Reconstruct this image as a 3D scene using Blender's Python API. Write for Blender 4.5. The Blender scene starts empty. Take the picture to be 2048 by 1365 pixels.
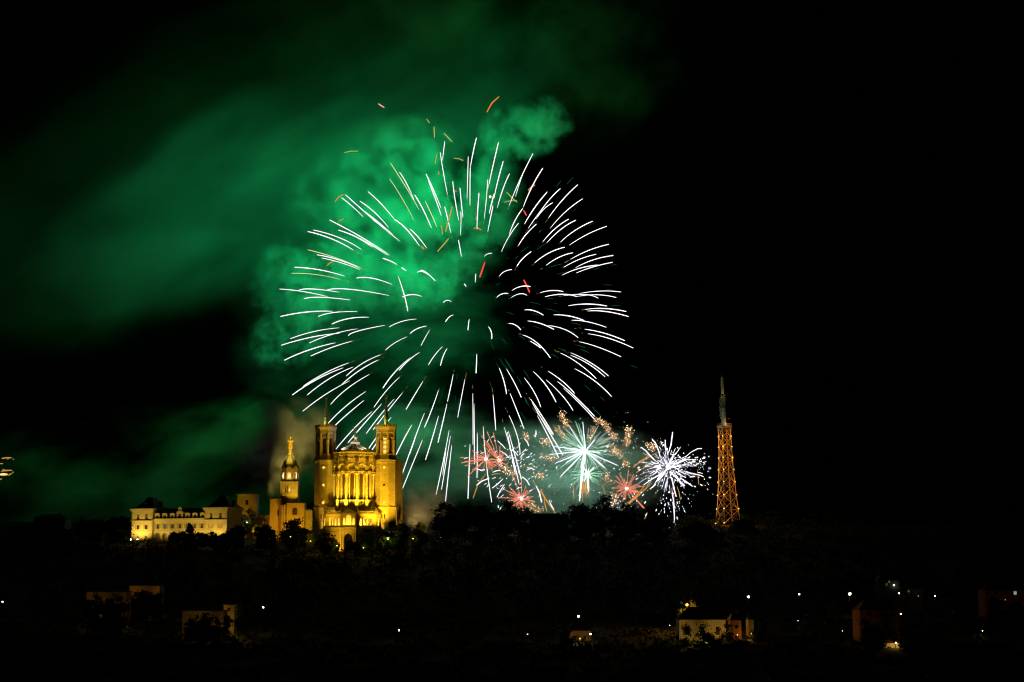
import bpy, bmesh, math, random
from mathutils import Vector, Matrix, noise as mnoise

random.seed(7)
scene = bpy.context.scene
COL = scene.collection
R = math.radians

# ---------------------------------------------------------------- camera
CAM = Vector((0.0, 0.0, 46.0))
PITCH = R(7.5)
FPX = 3960.0                       # focal length in pixels of the 2048 px wide photograph
cam_data = bpy.data.cameras.new("camera")
cam_data.sensor_width = 36.0
cam_data.lens = FPX / 2048.0 * 36.0
cam_data.clip_start = 1.0
cam_data.clip_end = 9000.0
cam = bpy.data.objects.new("camera", cam_data)
cam.location = CAM
cam.rotation_euler = (R(90) + PITCH, 0, 0)
COL.objects.link(cam)
scene.camera = cam

# ---------------------------------------------------------------- night sky, exposure
world = bpy.data.worlds.new("World")
scene.world = world
world.use_nodes = True
wn = world.node_tree
sky = wn.nodes.new("ShaderNodeTexSky")
sky.sky_type = 'NISHITA'
sky.sun_disc = False
sky.sun_elevation = R(-12.0)       # long after sunset
sky.sun_rotation = R(300.0)
bg = wn.nodes["Background"]
bg.inputs["Strength"].default_value = 0.02
wn.links.new(sky.outputs["Color"], bg.inputs["Color"])
scene.view_settings.view_transform = 'Standard'
scene.view_settings.look = 'None'
scene.view_settings.exposure = 0.0
scene.view_settings.gamma = 1.0
cy = scene.cycles
cy.use_denoising = True
cy.filter_width = 1.15
cy.max_bounces = 4
cy.diffuse_bounces = 2
cy.glossy_bounces = 2
cy.transmission_bounces = 2
cy.volume_bounces = 0
cy.transparent_max_bounces = 16
cy.sample_clamp_indirect = 2.0
cy.volume_max_steps = 256


def P(px, py, Y):
    """the point at depth Y behind pixel (px, py) of the photograph"""
    u = (px - 1024.0) / FPX
    v = (682.5 - py) / FPX
    dy = math.cos(PITCH) - v * math.sin(PITCH)
    dz = math.sin(PITCH) + v * math.cos(PITCH)
    t = Y / dy
    return Vector((u * t, Y, CAM.z + dz * t))


def lamp(name, kind, loc, energy, color, radius=0.3, target=None, spot=None, blend=0.5):
    """a lamp; it goes with the thing that carries it"""
    d = bpy.data.lights.new(name, kind)
    d.energy = energy
    d.color = color
    d.shadow_soft_size = radius
    o = bpy.data.objects.new(name, d)
    o.location = loc
    if target is not None:
        o.rotation_euler = (Vector(target) - Vector(loc)).to_track_quat('-Z', 'Y').to_euler()
    if kind == 'SPOT':
        d.spot_size = R(spot or 60)
        d.spot_blend = blend
    COL.objects.link(o)
    return o


def tag(o, label=None, cat=None, group=None, kind=None):
    if label: o["label"] = label
    if cat: o["category"] = cat
    if group: o["group"] = group
    if kind: o["kind"] = kind
    return o

# ---------------------------------------------------------------- helpers
def node_mat(name, color, rough=0.8, var=0.25, scale=0.6, metal=0.0, courses=None, spec=0.3, bump=0.0):
    """a plain surface: base colour broken up by two sizes of noise and, for masonry, by courses of blocks"""
    m = bpy.data.materials.new(name)
    m.use_nodes = True
    nt = m.node_tree
    b = nt.nodes["Principled BSDF"]
    b.inputs["Roughness"].default_value = rough
    b.inputs["Metallic"].default_value = metal
    b.inputs["Specular IOR Level"].default_value = spec
    tc = nt.nodes.new("ShaderNodeTexCoord")
    n = nt.nodes.new("ShaderNodeTexNoise")
    n.inputs["Scale"].default_value = scale
    n.inputs["Detail"].default_value = 6
    n.inputs["Roughness"].default_value = 0.65
    nt.links.new(tc.outputs["Object"], n.inputs["Vector"])
    mr = nt.nodes.new("ShaderNodeMapRange")
    mr.inputs["From Min"].default_value = 0.3
    mr.inputs["From Max"].default_value = 0.7
    mr.inputs["To Min"].default_value = 1.0 - var
    mr.inputs["To Max"].default_value = 1.0 + var * 0.6
    nt.links.new(n.outputs[0], mr.inputs["Value"])
    fac = mr.outputs[0]
    if courses:
        sp = nt.nodes.new("ShaderNodeSeparateXYZ")
        nt.links.new(tc.outputs["Object"], sp.inputs[0])
        ad = nt.nodes.new("ShaderNodeMath"); ad.operation = 'ADD'
        nt.links.new(sp.outputs[0], ad.inputs[0]); nt.links.new(sp.outputs[1], ad.inputs[1])
        cb = nt.nodes.new("ShaderNodeCombineXYZ")
        nt.links.new(ad.outputs[0], cb.inputs[0]); nt.links.new(sp.outputs[2], cb.inputs[1])
        br = nt.nodes.new("ShaderNodeTexBrick")
        br.inputs["Scale"].default_value = 1.0
        br.inputs["Brick Width"].default_value = courses * 2.2
        br.inputs["Row Height"].default_value = courses
        br.inputs["Mortar Size"].default_value = courses * 0.06
        br.inputs["Color1"].default_value = (1, 1, 1, 1)
        br.inputs["Color2"].default_value = (0.86, 0.86, 0.86, 1)
        br.inputs["Mortar"].default_value = (0.62, 0.62, 0.62, 1)
        nt.links.new(cb.outputs[0], br.inputs["Vector"])
        mu = nt.nodes.new("ShaderNodeMath"); mu.operation = 'MULTIPLY'
        nt.links.new(fac, mu.inputs[0]); nt.links.new(br.outputs[0], mu.inputs[1])
        fac = mu.outputs[0]
    vm = nt.nodes.new("ShaderNodeVectorMath"); vm.operation = 'SCALE'
    vm.inputs[0].default_value = color
    nt.links.new(fac, vm.inputs["Scale"])
    nt.links.new(vm.outputs[0], b.inputs["Base Color"])
    if bump:
        bp = nt.nodes.new("ShaderNodeBump")
        bp.inputs["Strength"].default_value = bump
        bp.inputs["Distance"].default_value = 0.1
        nt.links.new(fac, bp.inputs["Height"])
        nt.links.new(bp.outputs[0], b.inputs["Normal"])
    return m


def glow_mat(name, color, strength, light=False):
    """something that gives off light itself"""
    m = bpy.data.materials.new(name)
    m.use_nodes = True
    nt = m.node_tree
    nt.nodes.clear()
    e = nt.nodes.new("ShaderNodeEmission")
    e.inputs["Color"].default_value = (*color, 1)
    e.inputs["Strength"].default_value = strength
    o = nt.nodes.new("ShaderNodeOutputMaterial")
    nt.links.new(e.outputs[0], o.inputs["Surface"])
    if not light:
        m.cycles.emission_sampling = 'NONE'    # the lamps beside it do the lighting
    return m


def leaf_mat(name, color):
    m = bpy.data.materials.new(name)
    m.use_nodes = True
    nt = m.node_tree
    b = nt.nodes["Principled BSDF"]
    b.inputs["Roughness"].default_value = 0.6
    b.inputs["Specular IOR Level"].default_value = 0.25
    oi = nt.nodes.new("ShaderNodeTexCoord")
    n = nt.nodes.new("ShaderNodeTexNoise")
    n.inputs["Scale"].default_value = 0.9
    n.inputs["Detail"].default_value = 4
    nt.links.new(oi.outputs["Object"], n.inputs["Vector"])
    mr = nt.nodes.new("ShaderNodeMapRange")
    mr.inputs["From Min"].default_value = 0.3; mr.inputs["From Max"].default_value = 0.7
    mr.inputs["To Min"].default_value = 0.55; mr.inputs["To Max"].default_value = 1.4
    nt.links.new(n.outputs[0], mr.inputs["Value"])
    vm = nt.nodes.new("ShaderNodeVectorMath"); vm.operation = 'SCALE'
    vm.inputs[0].default_value = color
    nt.links.new(mr.outputs[0], vm.inputs["Scale"])
    nt.links.new(vm.outputs[0], b.inputs["Base Color"])
    tr = nt.nodes.new("ShaderNodeBsdfTranslucent")
    nt.links.new(vm.outputs[0], tr.inputs["Color"])
    mx = nt.nodes.new("ShaderNodeMixShader"); mx.inputs[0].default_value = 0.3
    out = nt.nodes["Material Output"]
    nt.links.new(b.outputs[0], mx.inputs[1]); nt.links.new(tr.outputs[0], mx.inputs[2])
    nt.links.new(mx.outputs[0], out.inputs["Surface"])
    return m


class MB:
    """collects shapes for ONE mesh object"""
    def __init__(self):
        self.v = []; self.f = []

    def add(self, vs, fs):
        n = len(self.v)
        self.v.extend(Vector(p) for p in vs)
        self.f.extend([tuple(i + n for i in f) for f in fs])
        return self

    def box(self, c, s, rz=0.0):
        hx, hy, hz = s[0] / 2, s[1] / 2, s[2] / 2
        ca, sa = math.cos(rz), math.sin(rz)
        vs = []
        for z in (-hz, hz):
            for x, y in ((-hx, -hy), (hx, -hy), (hx, hy), (-hx, hy)):
                vs.append((c[0] + x * ca - y * sa, c[1] + x * sa + y * ca, c[2] + z))
        return self.add(vs, [(3, 2, 1, 0), (4, 5, 6, 7), (0, 1, 5, 4), (1, 2, 6, 5), (2, 3, 7, 6), (3, 0, 4, 7)])

    def tube(self, pts, rad, n=6, cap=True):
        """a tube through pts with a radius per point"""
        pts = [Vector(p) for p in pts]
        if isinstance(rad, (int, float)): rad = [rad] * len(pts)
        vs, fs = [], []
        for i, p in enumerate(pts):
            d = (pts[min(i + 1, len(pts) - 1)] - pts[max(i - 1, 0)]).normalized()
            a = d.cross(Vector((0, 0, 1)))
            if a.length < 1e-3: a = d.cross(Vector((0, 1, 0)))
            a.normalize(); b = d.cross(a)
            for k in range(n):
                t = 2 * math.pi * (k + 0.5) / n
                vs.append(p + (a * math.cos(t) + b * math.sin(t)) * rad[i])
        for i in range(len(pts) - 1):
            for k in range(n):
                fs.append((i * n + k, i * n + (k + 1) % n, (i + 1) * n + (k + 1) % n, (i + 1) * n + k))
        if cap:
            fs.append(tuple(reversed(range(n))))
            fs.append(tuple((len(pts) - 1) * n + k for k in range(n)))
        return self.add(vs, fs)

    def lathe(self, prof, n=16, c=(0, 0, 0), a0=0.0, a1=360.0, cap=True, off=0.0):
        """profile of (radius, z) turned round a vertical axis"""
        full = abs(a1 - a0) >= 359.9
        m = n if full else n + 1
        vs, fs = [], []
        for r, z in prof:
            for k in range(m):
                t = R(a0 + off + (a1 - a0) * k / n)
                vs.append((c[0] + r * math.cos(t), c[1] + r * math.sin(t), c[2] + z))
        for i in range(len(prof) - 1):
            for k in range(n):
                k2 = (k + 1) % m
                fs.append((i * m + k, i * m + k2, (i + 1) * m + k2, (i + 1) * m + k))
        if cap and full:
            if prof[0][0] > 1e-4: fs.append(tuple(reversed(range(m))))
            if prof[-1][0] > 1e-4: fs.append(tuple((len(prof) - 1) * m + k for k in range(m)))
        return self.add(vs, fs)

    def prism(self, poly, z0, z1, top=1.0, c=None):
        """plan polygon (counter-clockwise) pulled up; top scales the upper end towards c"""
        n = len(poly)
        if c is None: c = (sum(p[0] for p in poly) / n, sum(p[1] for p in poly) / n)
        vs = [(x, y, z0) for x, y in poly] + [(c[0] + (x - c[0]) * top, c[1] + (y - c[1]) * top, z1) for x, y in poly]
        fs = [tuple(reversed(range(n))), tuple(range(n, 2 * n))]
        fs += [(k, (k + 1) % n, n + (k + 1) % n, n + k) for k in range(n)]
        return self.add(vs, fs)

    def arch_wall(self, a, b, z0, z1, holes, depth, seg=8, flat=False):
        """upright wall from plan point a to b (outside on the right hand of a->b), holes = (centre, half width, sill, spring) along it, round-headed unless flat"""
        a = Vector((a[0], a[1], 0)); b = Vector((b[0], b[1], 0))
        d = (b - a); L = d.length; d.normalize()
        nrm = Vector((d.y, -d.x, 0))
        def pt(u, z, back): return a + d * u - nrm * (depth if back else 0) + Vector((0, 0, z))
        def quad(u0, za0, zb0, u1, za1, zb1):
            for back in (0, 1):
                q = [pt(u0, za0, back), pt(u1, za1, back), pt(u1, zb1, back), pt(u0, zb0, back)]
                self.add(q, [(3, 2, 1, 0) if back else (0, 1, 2, 3)])
        u = 0.0
        for c, h, sill, spring in sorted(holes):
            quad(u, z0, z1, c - h, z0, z1)
            if sill > z0 + 1e-3: quad(c - h, z0, sill, c + h, z0, sill)
            pts = [(c - h, sill), (c - h, spring)]
            if flat: pts += [(c + h, spring)]
            else: pts += [(c - h * math.cos(math.pi * k / seg), spring + h * math.sin(math.pi * k / seg)) for k in range(1, seg)] + [(c + h, spring)]
            pts += [(c + h, sill)]
            for (ua, za), (ub, zb) in zip(pts[1:-2], pts[2:-1]):
                quad(ua, za, z1, ub, zb, z1)
            lo = [pt(*q, 0) for q in pts] + [pt(*q, 1) for q in pts]
            k = len(pts)
            self.add(lo, [(i, i + 1, k + i + 1, k + i) for i in range(k - 1)] + [(k - 1, 0, k, 2 * k - 1)])
            u = c + h
        quad(u, z0, z1, L, z0, z1)
        e = [pt(0, z0, 0), pt(L, z0, 0), pt(L, z1, 0), pt(0, z1, 0), pt(0, z0, 1), pt(L, z0, 1), pt(L, z1, 1), pt(0, z1, 1)]
        return self.add(e, [(3, 2, 6, 7), (0, 4, 5, 1), (0, 3, 7, 4), (1, 5, 6, 2)])

    def build(self, name, mat, parent=None, loc=None, rz=None, smooth=False):
        me = bpy.data.meshes.new(name)
        me.from_pydata([tuple(v) for v in self.v], [], self.f)
        me.materials.append(mat)
        me.update()
        if smooth:
            for p in me.polygons: p.use_smooth = True
        o = bpy.data.objects.new(name, me)
        if loc is not None: o.location = loc
        if rz is not None: o.rotation_euler.z = rz
        COL.objects.link(o)
        o.parent = parent
        return o


def empty(name, loc, rz=0.0, label=None, cat=None, group=None):
    o = bpy.data.objects.new(name, None)
    o.location = loc
    o.rotation_euler.z = rz
    o.empty_display_size = 0.5
    COL.objects.link(o)
    return tag(o, label, cat, group)


def copy_tree(o, parent=None):
    c = o.copy()
    COL.objects.link(c)
    c.parent = parent
    for ch in [x for x in bpy.data.objects if x.parent is o]:
        copy_tree(ch, c)
    return c


def ngon(n, r, off=0.0, c=(0, 0)):
    return [(c[0] + r * math.cos(R(off + 360.0 * k / n)), c[1] + r * math.sin(R(off + 360.0 * k / n))) for k in range(n)]


M = {
    "stone": node_mat("pale_stone", (0.50, 0.44, 0.36), 0.85, 0.22, 0.5, courses=0.6),
    "trim": node_mat("carved_stone", (0.56, 0.49, 0.40), 0.8, 0.2, 1.4),
    "dark_stone": node_mat("weathered_stone", (0.20, 0.17, 0.14), 0.9, 0.35, 1.0),
    "louvre": node_mat("dark_louvre", (0.035, 0.028, 0.022), 0.8, 0.3, 1.0),
    "glass": node_mat("leaded_glass", (0.075, 0.05, 0.03), 0.35, 0.4, 1.5, courses=0.95, spec=0.5),
    "lead": node_mat("grey_roof_metal", (0.30, 0.31, 0.30), 0.45, 0.25, 0.7, metal=0.4),
    "dome": node_mat("weathered_dome_stone", (0.34, 0.32, 0.27), 0.8, 0.25, 0.8),
    "copper": node_mat("green_bronze", (0.20, 0.26, 0.16), 0.5, 0.35, 1.5, metal=0.3),
    "gold": node_mat("gilded_bronze", (0.85, 0.60, 0.18), 0.35, 0.2, 1.5, metal=0.7),
    "slate": node_mat("dark_slate", (0.055, 0.06, 0.065), 0.7, 0.35, 0.8, courses=0.35),
    "tile": node_mat("old_roof_tile", (0.14, 0.075, 0.045), 0.85, 0.4, 0.8, courses=0.4),
    "render": node_mat("cream_render", (0.60, 0.53, 0.42), 0.85, 0.14, 0.4, courses=0.55),
    "render2": node_mat("ochre_render", (0.50, 0.38, 0.24), 0.9, 0.2, 0.4),
    "pink": node_mat("red_ochre_render", (0.42, 0.17, 0.09), 0.9, 0.2, 0.4),
    "frame": node_mat("painted_frame", (0.55, 0.50, 0.42), 0.6, 0.1, 2.0),
    "pane": node_mat("dark_pane", (0.03, 0.03, 0.035), 0.12, 0.3, 1.0, spec=0.6),
    "shutter": node_mat("grey_shutter", (0.36, 0.32, 0.25), 0.7, 0.2, 2.0),
    "steel": node_mat("painted_steel", (0.30, 0.24, 0.18), 0.55, 0.3, 1.0, metal=0.2),
    "black": node_mat("black_metal", (0.03, 0.03, 0.03), 0.5, 0.3, 2.0, metal=0.5),
    "panel": node_mat("equipment_panel", (0.34, 0.29, 0.22), 0.5, 0.2, 1.0),
    "bark": node_mat("bark", (0.10, 0.075, 0.05), 0.95, 0.4, 2.5),
    "leaf": leaf_mat("leaf_green", (0.045, 0.075, 0.02)),
    "leaf2": leaf_mat("leaf_dark", (0.016, 0.028, 0.010)),
    "leaf3": leaf_mat("leaf_lit_pale", (0.085, 0.115, 0.03)),  # paler copy for the lamp-lit plants, their light put into the colour
    "grass": node_mat("grassy_soil", (0.022, 0.026, 0.012), 0.95, 0.5, 0.08),
    "concrete": node_mat("grey_concrete", (0.30, 0.29, 0.27), 0.9, 0.25, 0.5),
}
YEL = (1.0, 0.51, 0.012)
# ---------------------------------------------------------------- smoke
def smoke_material(name, density, color, scale, amp, soft, seed, fine=0.5, step=0.35, stretch=None, aniso=0.0, thin=0.0, mottle=0.95):
    m = bpy.data.materials.new(name)
    m.use_nodes = True
    nt = m.node_tree
    nt.nodes.clear()
    out = nt.nodes.new("ShaderNodeOutputMaterial")
    vs = nt.nodes.new("ShaderNodeVolumeScatter")
    vs.inputs["Color"].default_value = (*color, 1)
    vs.inputs["Anisotropy"].default_value = aniso
    nt.links.new(vs.outputs[0], out.inputs["Volume"])
    tc = nt.nodes.new("ShaderNodeTexCoord")
    ge = nt.nodes.new("ShaderNodeNewGeometry")
    ln = nt.nodes.new("ShaderNodeVectorMath"); ln.operation = 'LENGTH'
    nt.links.new(tc.outputs["Object"], ln.inputs[0])
    mp = nt.nodes.new("ShaderNodeMapping")
    mp.inputs["Location"].default_value = (seed * 13.7, seed * 7.1, seed * 3.3)
    if stretch:
        ang, fac = stretch               # wind-drawn streaks along a direction in the x-z plane
        mp.vector_type = 'TEXTURE'
        mp.inputs["Rotation"].default_value = (0, R(ang), 0)
        mp.inputs["Scale"].default_value = (fac, 1, 1)
    nt.links.new(ge.outputs["Position"], mp.inputs["Vector"])
    n1 = nt.nodes.new("ShaderNodeTexNoise")
    n1.inputs["Scale"].default_value = scale
    n1.inputs["Detail"].default_value = 5.0
    n1.inputs["Roughness"].default_value = fine
    n1.inputs["Distortion"].default_value = 0.3
    nt.links.new(mp.outputs[0], n1.inputs["Vector"])

    def math_node(op, a, b):
        k = nt.nodes.new("ShaderNodeMath"); k.operation = op
        for i, x in enumerate((a, b)):
            if isinstance(x, (int, float)): k.inputs[i].default_value = x
            else: nt.links.new(x, k.inputs[i])
        return k.outputs[0]
    nz = math_node('SUBTRACT', n1.outputs[0], 0.5)
    s = math_node('SUBTRACT', 0.92, ln.outputs["Value"])
    s = math_node('ADD', s, math_node('MULTIPLY', nz, amp))
    mr = nt.nodes.new("ShaderNodeMapRange")
    mr.interpolation_type = 'SMOOTHSTEP'
    mr.inputs["From Min"].default_value = thin
    mr.inputs["From Max"].default_value = thin + soft
    mr.inputs["To Min"].default_value = 0.0
    mr.inputs["To Max"].default_value = density
    nt.links.new(s, mr.inputs["Value"])
    # nothing is left at the very skin of the cloud
    edge = nt.nodes.new("ShaderNodeMapRange")
    edge.interpolation_type = 'SMOOTHSTEP'
    edge.inputs["From Min"].default_value = 0.97
    edge.inputs["From Max"].default_value = 0.72
    nt.links.new(ln.outputs["Value"], edge.inputs["Value"])
    # billows: finer lumps with dark clefts between them
    n2 = nt.nodes.new("ShaderNodeTexNoise")
    n2.inputs["Scale"].default_value = scale * 2.6
    n2.inputs["Detail"].default_value = 3.0
    n2.inputs["Roughness"].default_value = 0.6
    n2.inputs["Distortion"].default_value = 0.6
    nt.links.new(mp.outputs[0], n2.inputs["Vector"])
    mo = nt.nodes.new("ShaderNodeMapRange")
    mo.interpolation_type = 'SMOOTHSTEP'
    mo.inputs["From Min"].default_value = 0.40
    mo.inputs["From Max"].default_value = 0.61
    mo.inputs["To Min"].default_value = 1.0 - mottle
    mo.inputs["To Max"].default_value = 1.0 + 0.7 * mottle
    nt.links.new(n2.outputs[0], mo.inputs["Value"])
    dens = math_node('MULTIPLY', mr.outputs[0], edge.outputs[0])
    nt.links.new(math_node('MULTIPLY', dens, mo.outputs[0]), vs.inputs["Density"])
    m.cycles.volume_step_rate = step
    m.cycles.volume_sampling = 'MULTIPLE_IMPORTANCE'
    return m


def smoke(name, label, px, py, Y, a, b, depth, ang, density, color=(0.8, 0.8, 0.8), scale=0.02, amp=1.2, soft=0.6,
          seed=1, fine=0.5, step=0.35, stretch=None, group=None, thin=0.0, mottle=0.95):
    """one cloud of smoke: centre behind pixel (px,py), half sizes a, b in photo pixels, half depth in metres, ang its slope"""
    k = Y / FPX
    bm = bmesh.new()
    bmesh.ops.create_icosphere(bm, subdivisions=4, radius=1.0)
    for v in bm.verts:                         # a lumpy hull
        n = mnoise.noise(v.co * 2.1 + Vector((seed * 3.1, 0, 0)))
        v.co *= 0.99 + 0.05 * n
    me = bpy.data.meshes.new(name)
    bm.to_mesh(me); bm.free()
    o = bpy.data.objects.new(name, me)
    me.materials.append(smoke_material(name, density, color, scale, amp, soft, seed, fine, step, stretch, 0.0, thin, mottle))
    o.location = P(px, py, Y)
    o.scale = (a * k, depth, b * k)
    o.rotation_euler = (0, R(-ang), 0)
    COL.objects.link(o)
    tag(o, label, "smoke", group, "stuff")
    return o

G = (0.86, 0.86, 0.80)
GB = (0.80, 0.84, 0.45)             # smoke colour cut in blue to imitate the yellower dim outer light
smoke("smoke_plume", "broad green lit plume of smoke drifting down to the left behind the large burst", 590, 350, 1270, 680, 225, 85, 25, 0.016, G, 0.012, 4.2, 1.6, 1, 0.64, 0.3, (-27, 2.2), thin=-0.3, mottle=0.65)
smoke("smoke_plume", "dark green outer edge of the smoke high at the upper left", 450, 310, 1385, 780, 360, 95, 27, 0.017, GB, 0.007, 3.6, 1.6, 2, 0.62, 0.4, (-27, 2.0), thin=-0.35, mottle=0.6)
smoke("smoke_plume", "dim green smoke rising to the top edge above the large burst", 1000, 100, 1310, 620, 300, 85, 12, 0.010, GB, 0.011, 5.0, 2.0, 3, 0.64, 0.35, thin=-0.1, mottle=0.6)
smoke("smoke_puff", "bright green billow high above the right of the large burst", 1050, 258, 1205, 120, 72, 26, 18, 0.036, G, 0.045, 6.5, 1.0, 4, 0.72, 0.2, thin=-0.1, mottle=0.6)
smoke("smoke_puff", "brightest green billow behind the upper left of the large burst", 800, 430, 1230, 290, 230, 48, 30, 0.028, G, 0.024, 7.0, 1.2, 5, 0.68, 0.22, thin=-0.3)
smoke("smoke_puff", "green billow behind the left rim of the large burst", 640, 560, 1222, 170, 115, 34, 10, 0.034, G, 0.036, 7.5, 1.1, 6, 0.68, 0.22, thin=-0.2)
smoke("smoke_puff", "green billow close to the middle of the large burst", 850, 565, 1205, 110, 85, 24, 0, 0.026, G, 0.04, 6.5, 1.1, 7, 0.68, 0.22)
smoke("smoke_puff", "small green billow low on the left rim of the large burst", 585, 665, 1215, 110, 80, 24, 30, 0.03, G, 0.045, 7.0, 1.0, 8, 0.68, 0.22)
smoke("smoke_veil", "thin green smoke filling the lower half of the large burst", 740, 640, 1250, 330, 330, 60, 0, 0.0045, G, 0.02, 6.5, 1.5, 9, 0.68, 0.3, (-5, 2.0), thin=-0.2)
smoke("smoke_bank", "green smoke low behind the basilica", 850, 910, 1140, 210, 135, 45, 0, 0.020, G, 0.03, 4.5, 1.3, 10, 0.64, 0.3, (0, 2.2), thin=-0.4)
smoke("smoke_bank", "teal grey smoke streaked level behind the low bursts", 1110, 945, 1125, 270, 125, 42, 0, 0.026, G, 0.032, 4.2, 1.3, 11, 0.7, 0.25, (3, 3.2), thin=-0.45)
smoke("smoke_bank", "olive grey smoke standing behind the chapel bell tower", 575, 900, 1010, 130, 120, 32, 0, 0.020, G, 0.03, 4.5, 1.3, 12, 0.62, 0.3, thin=-0.4)
smoke("smoke_bank", "dim green smoke low in the sky above the palace", 290, 950, 1190, 470, 175, 60, 8, 0.010, GB, 0.015, 8.0, 1.8, 13, 0.62, 0.3, (-14, 1.9), thin=0.0)
smoke("smoke_bank", "yellow lit smoke at the ground right of the basilica", 845, 1020, 975, 85, 65, 22, 0, 0.030, G, 0.05, 5.0, 1.2, 14, 0.62, 0.3, thin=-0.3)

# light of the burst: unseen spots stand for its stars, turned on the smoke
BURST_COLOR = (0.0, 1.0, 0.26)
BURST_LIGHTS = [(835, 440, 1152, 2.1e5), (720, 400, 1152, 1.05e5), (640, 560, 1148, 0.7e5), (760, 590, 1145, 0.6e5), (890, 580, 1140, 0.6e5),
                (960, 380, 1152, 0.8e5), (1030, 300, 1145, 0.6e5), (880, 300, 1155, 0.9e5), (600, 665, 1142, 0.32e5), (820, 780, 1095, 0.6e5), (640, 420, 1150, 0.75e5), (560, 700, 1090, 0.8e5)]

# ---------------------------------------------------------------- ground
def lerp_table(t, x):
    if x <= t[0][0]: return t[0][1]
    for (a, va), (b, vb) in zip(t, t[1:]):
        if x <= b:
            k = (x - a) / (b - a)
            return va + (vb - va) * k
    return t[-1][1]


def ground(x, y):
    z = lerp_table([(0, 0), (150, 2), (300, 16), (450, 29), (560, 35), (650, 41), (760, 54), (880, 67), (905, 71), (960, 76), (1100, 88.5), (1500, 90), (9000, 60)], y)
    if x < -90 and y > 780:
        z += 4.0 * min(1, (-90 - x) / 50.0) * min(1, (y - 780) / 80.0) * (1 if y < 930 else 0.4)
    return z + 0.8 * mnoise.noise(Vector((x * 0.02, y * 0.02, 0)))


def make_ground():
    xs = [-3000, -1500, -900, -600] + list(range(-420, 421, 20)) + [600, 900, 1500, 3000]
    ys = [-200, 0, 80, 150, 220, 300, 380] + list(range(420, 1180, 15)) + [1250, 1500, 2200, 4000, 8000]
    mb = MB()
    vs = [(x, y, ground(x, y)) for y in ys for x in xs]
    n = len(xs)
    fs = [(j * n + i, j * n + i + 1, (j + 1) * n + i + 1, (j + 1) * n + i) for j in range(len(ys) - 1) for i in range(n - 1)]
    mb.add(vs, fs)
    o = mb.build("hill_ground", M["grass"], smooth=True)
    tag(o, "dark grassy ground rising from the city to the hilltop", "ground", kind="structure")


make_ground()


# ---------------------------------------------------------------- basilica
YB = 905.0
BZ = 66.0
b0 = P(709.5, 1000, YB)
basilica = empty("basilica", (b0.x, b0.y, BZ), R(-4.5), "floodlit yellow stone basilica with a round apse between two spired octagonal towers", "church")


def zb(py):
    return P(709.5, py, 903.0).z - BZ


OCT = 1 / math.cos(R(22.5))


def oct_poly(flat, c=(0, 0)):
    return ngon(8, flat * OCT, 22.5, c)


def stack8(mb, levels):
    """octagonal solid from (flat radius, z) levels"""
    mb.lathe([(r * OCT, z) for r, z in levels], 8, off=22.5)


def ring_tube(mb, centre, right, rad, a0, a1, thick, n=10, sides=6):
    """part of a ring in the upright plane that holds the unit vector right"""
    up = Vector((0, 0, 1))
    pts = [Vector(centre) + Vector(right) * (rad * math.cos(R(a0 + (a1 - a0) * k / n))) + up * (rad * math.sin(R(a0 + (a1 - a0) * k / n))) for k in range(n + 1)]
    mb.tube(pts, thick, sides)


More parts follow.
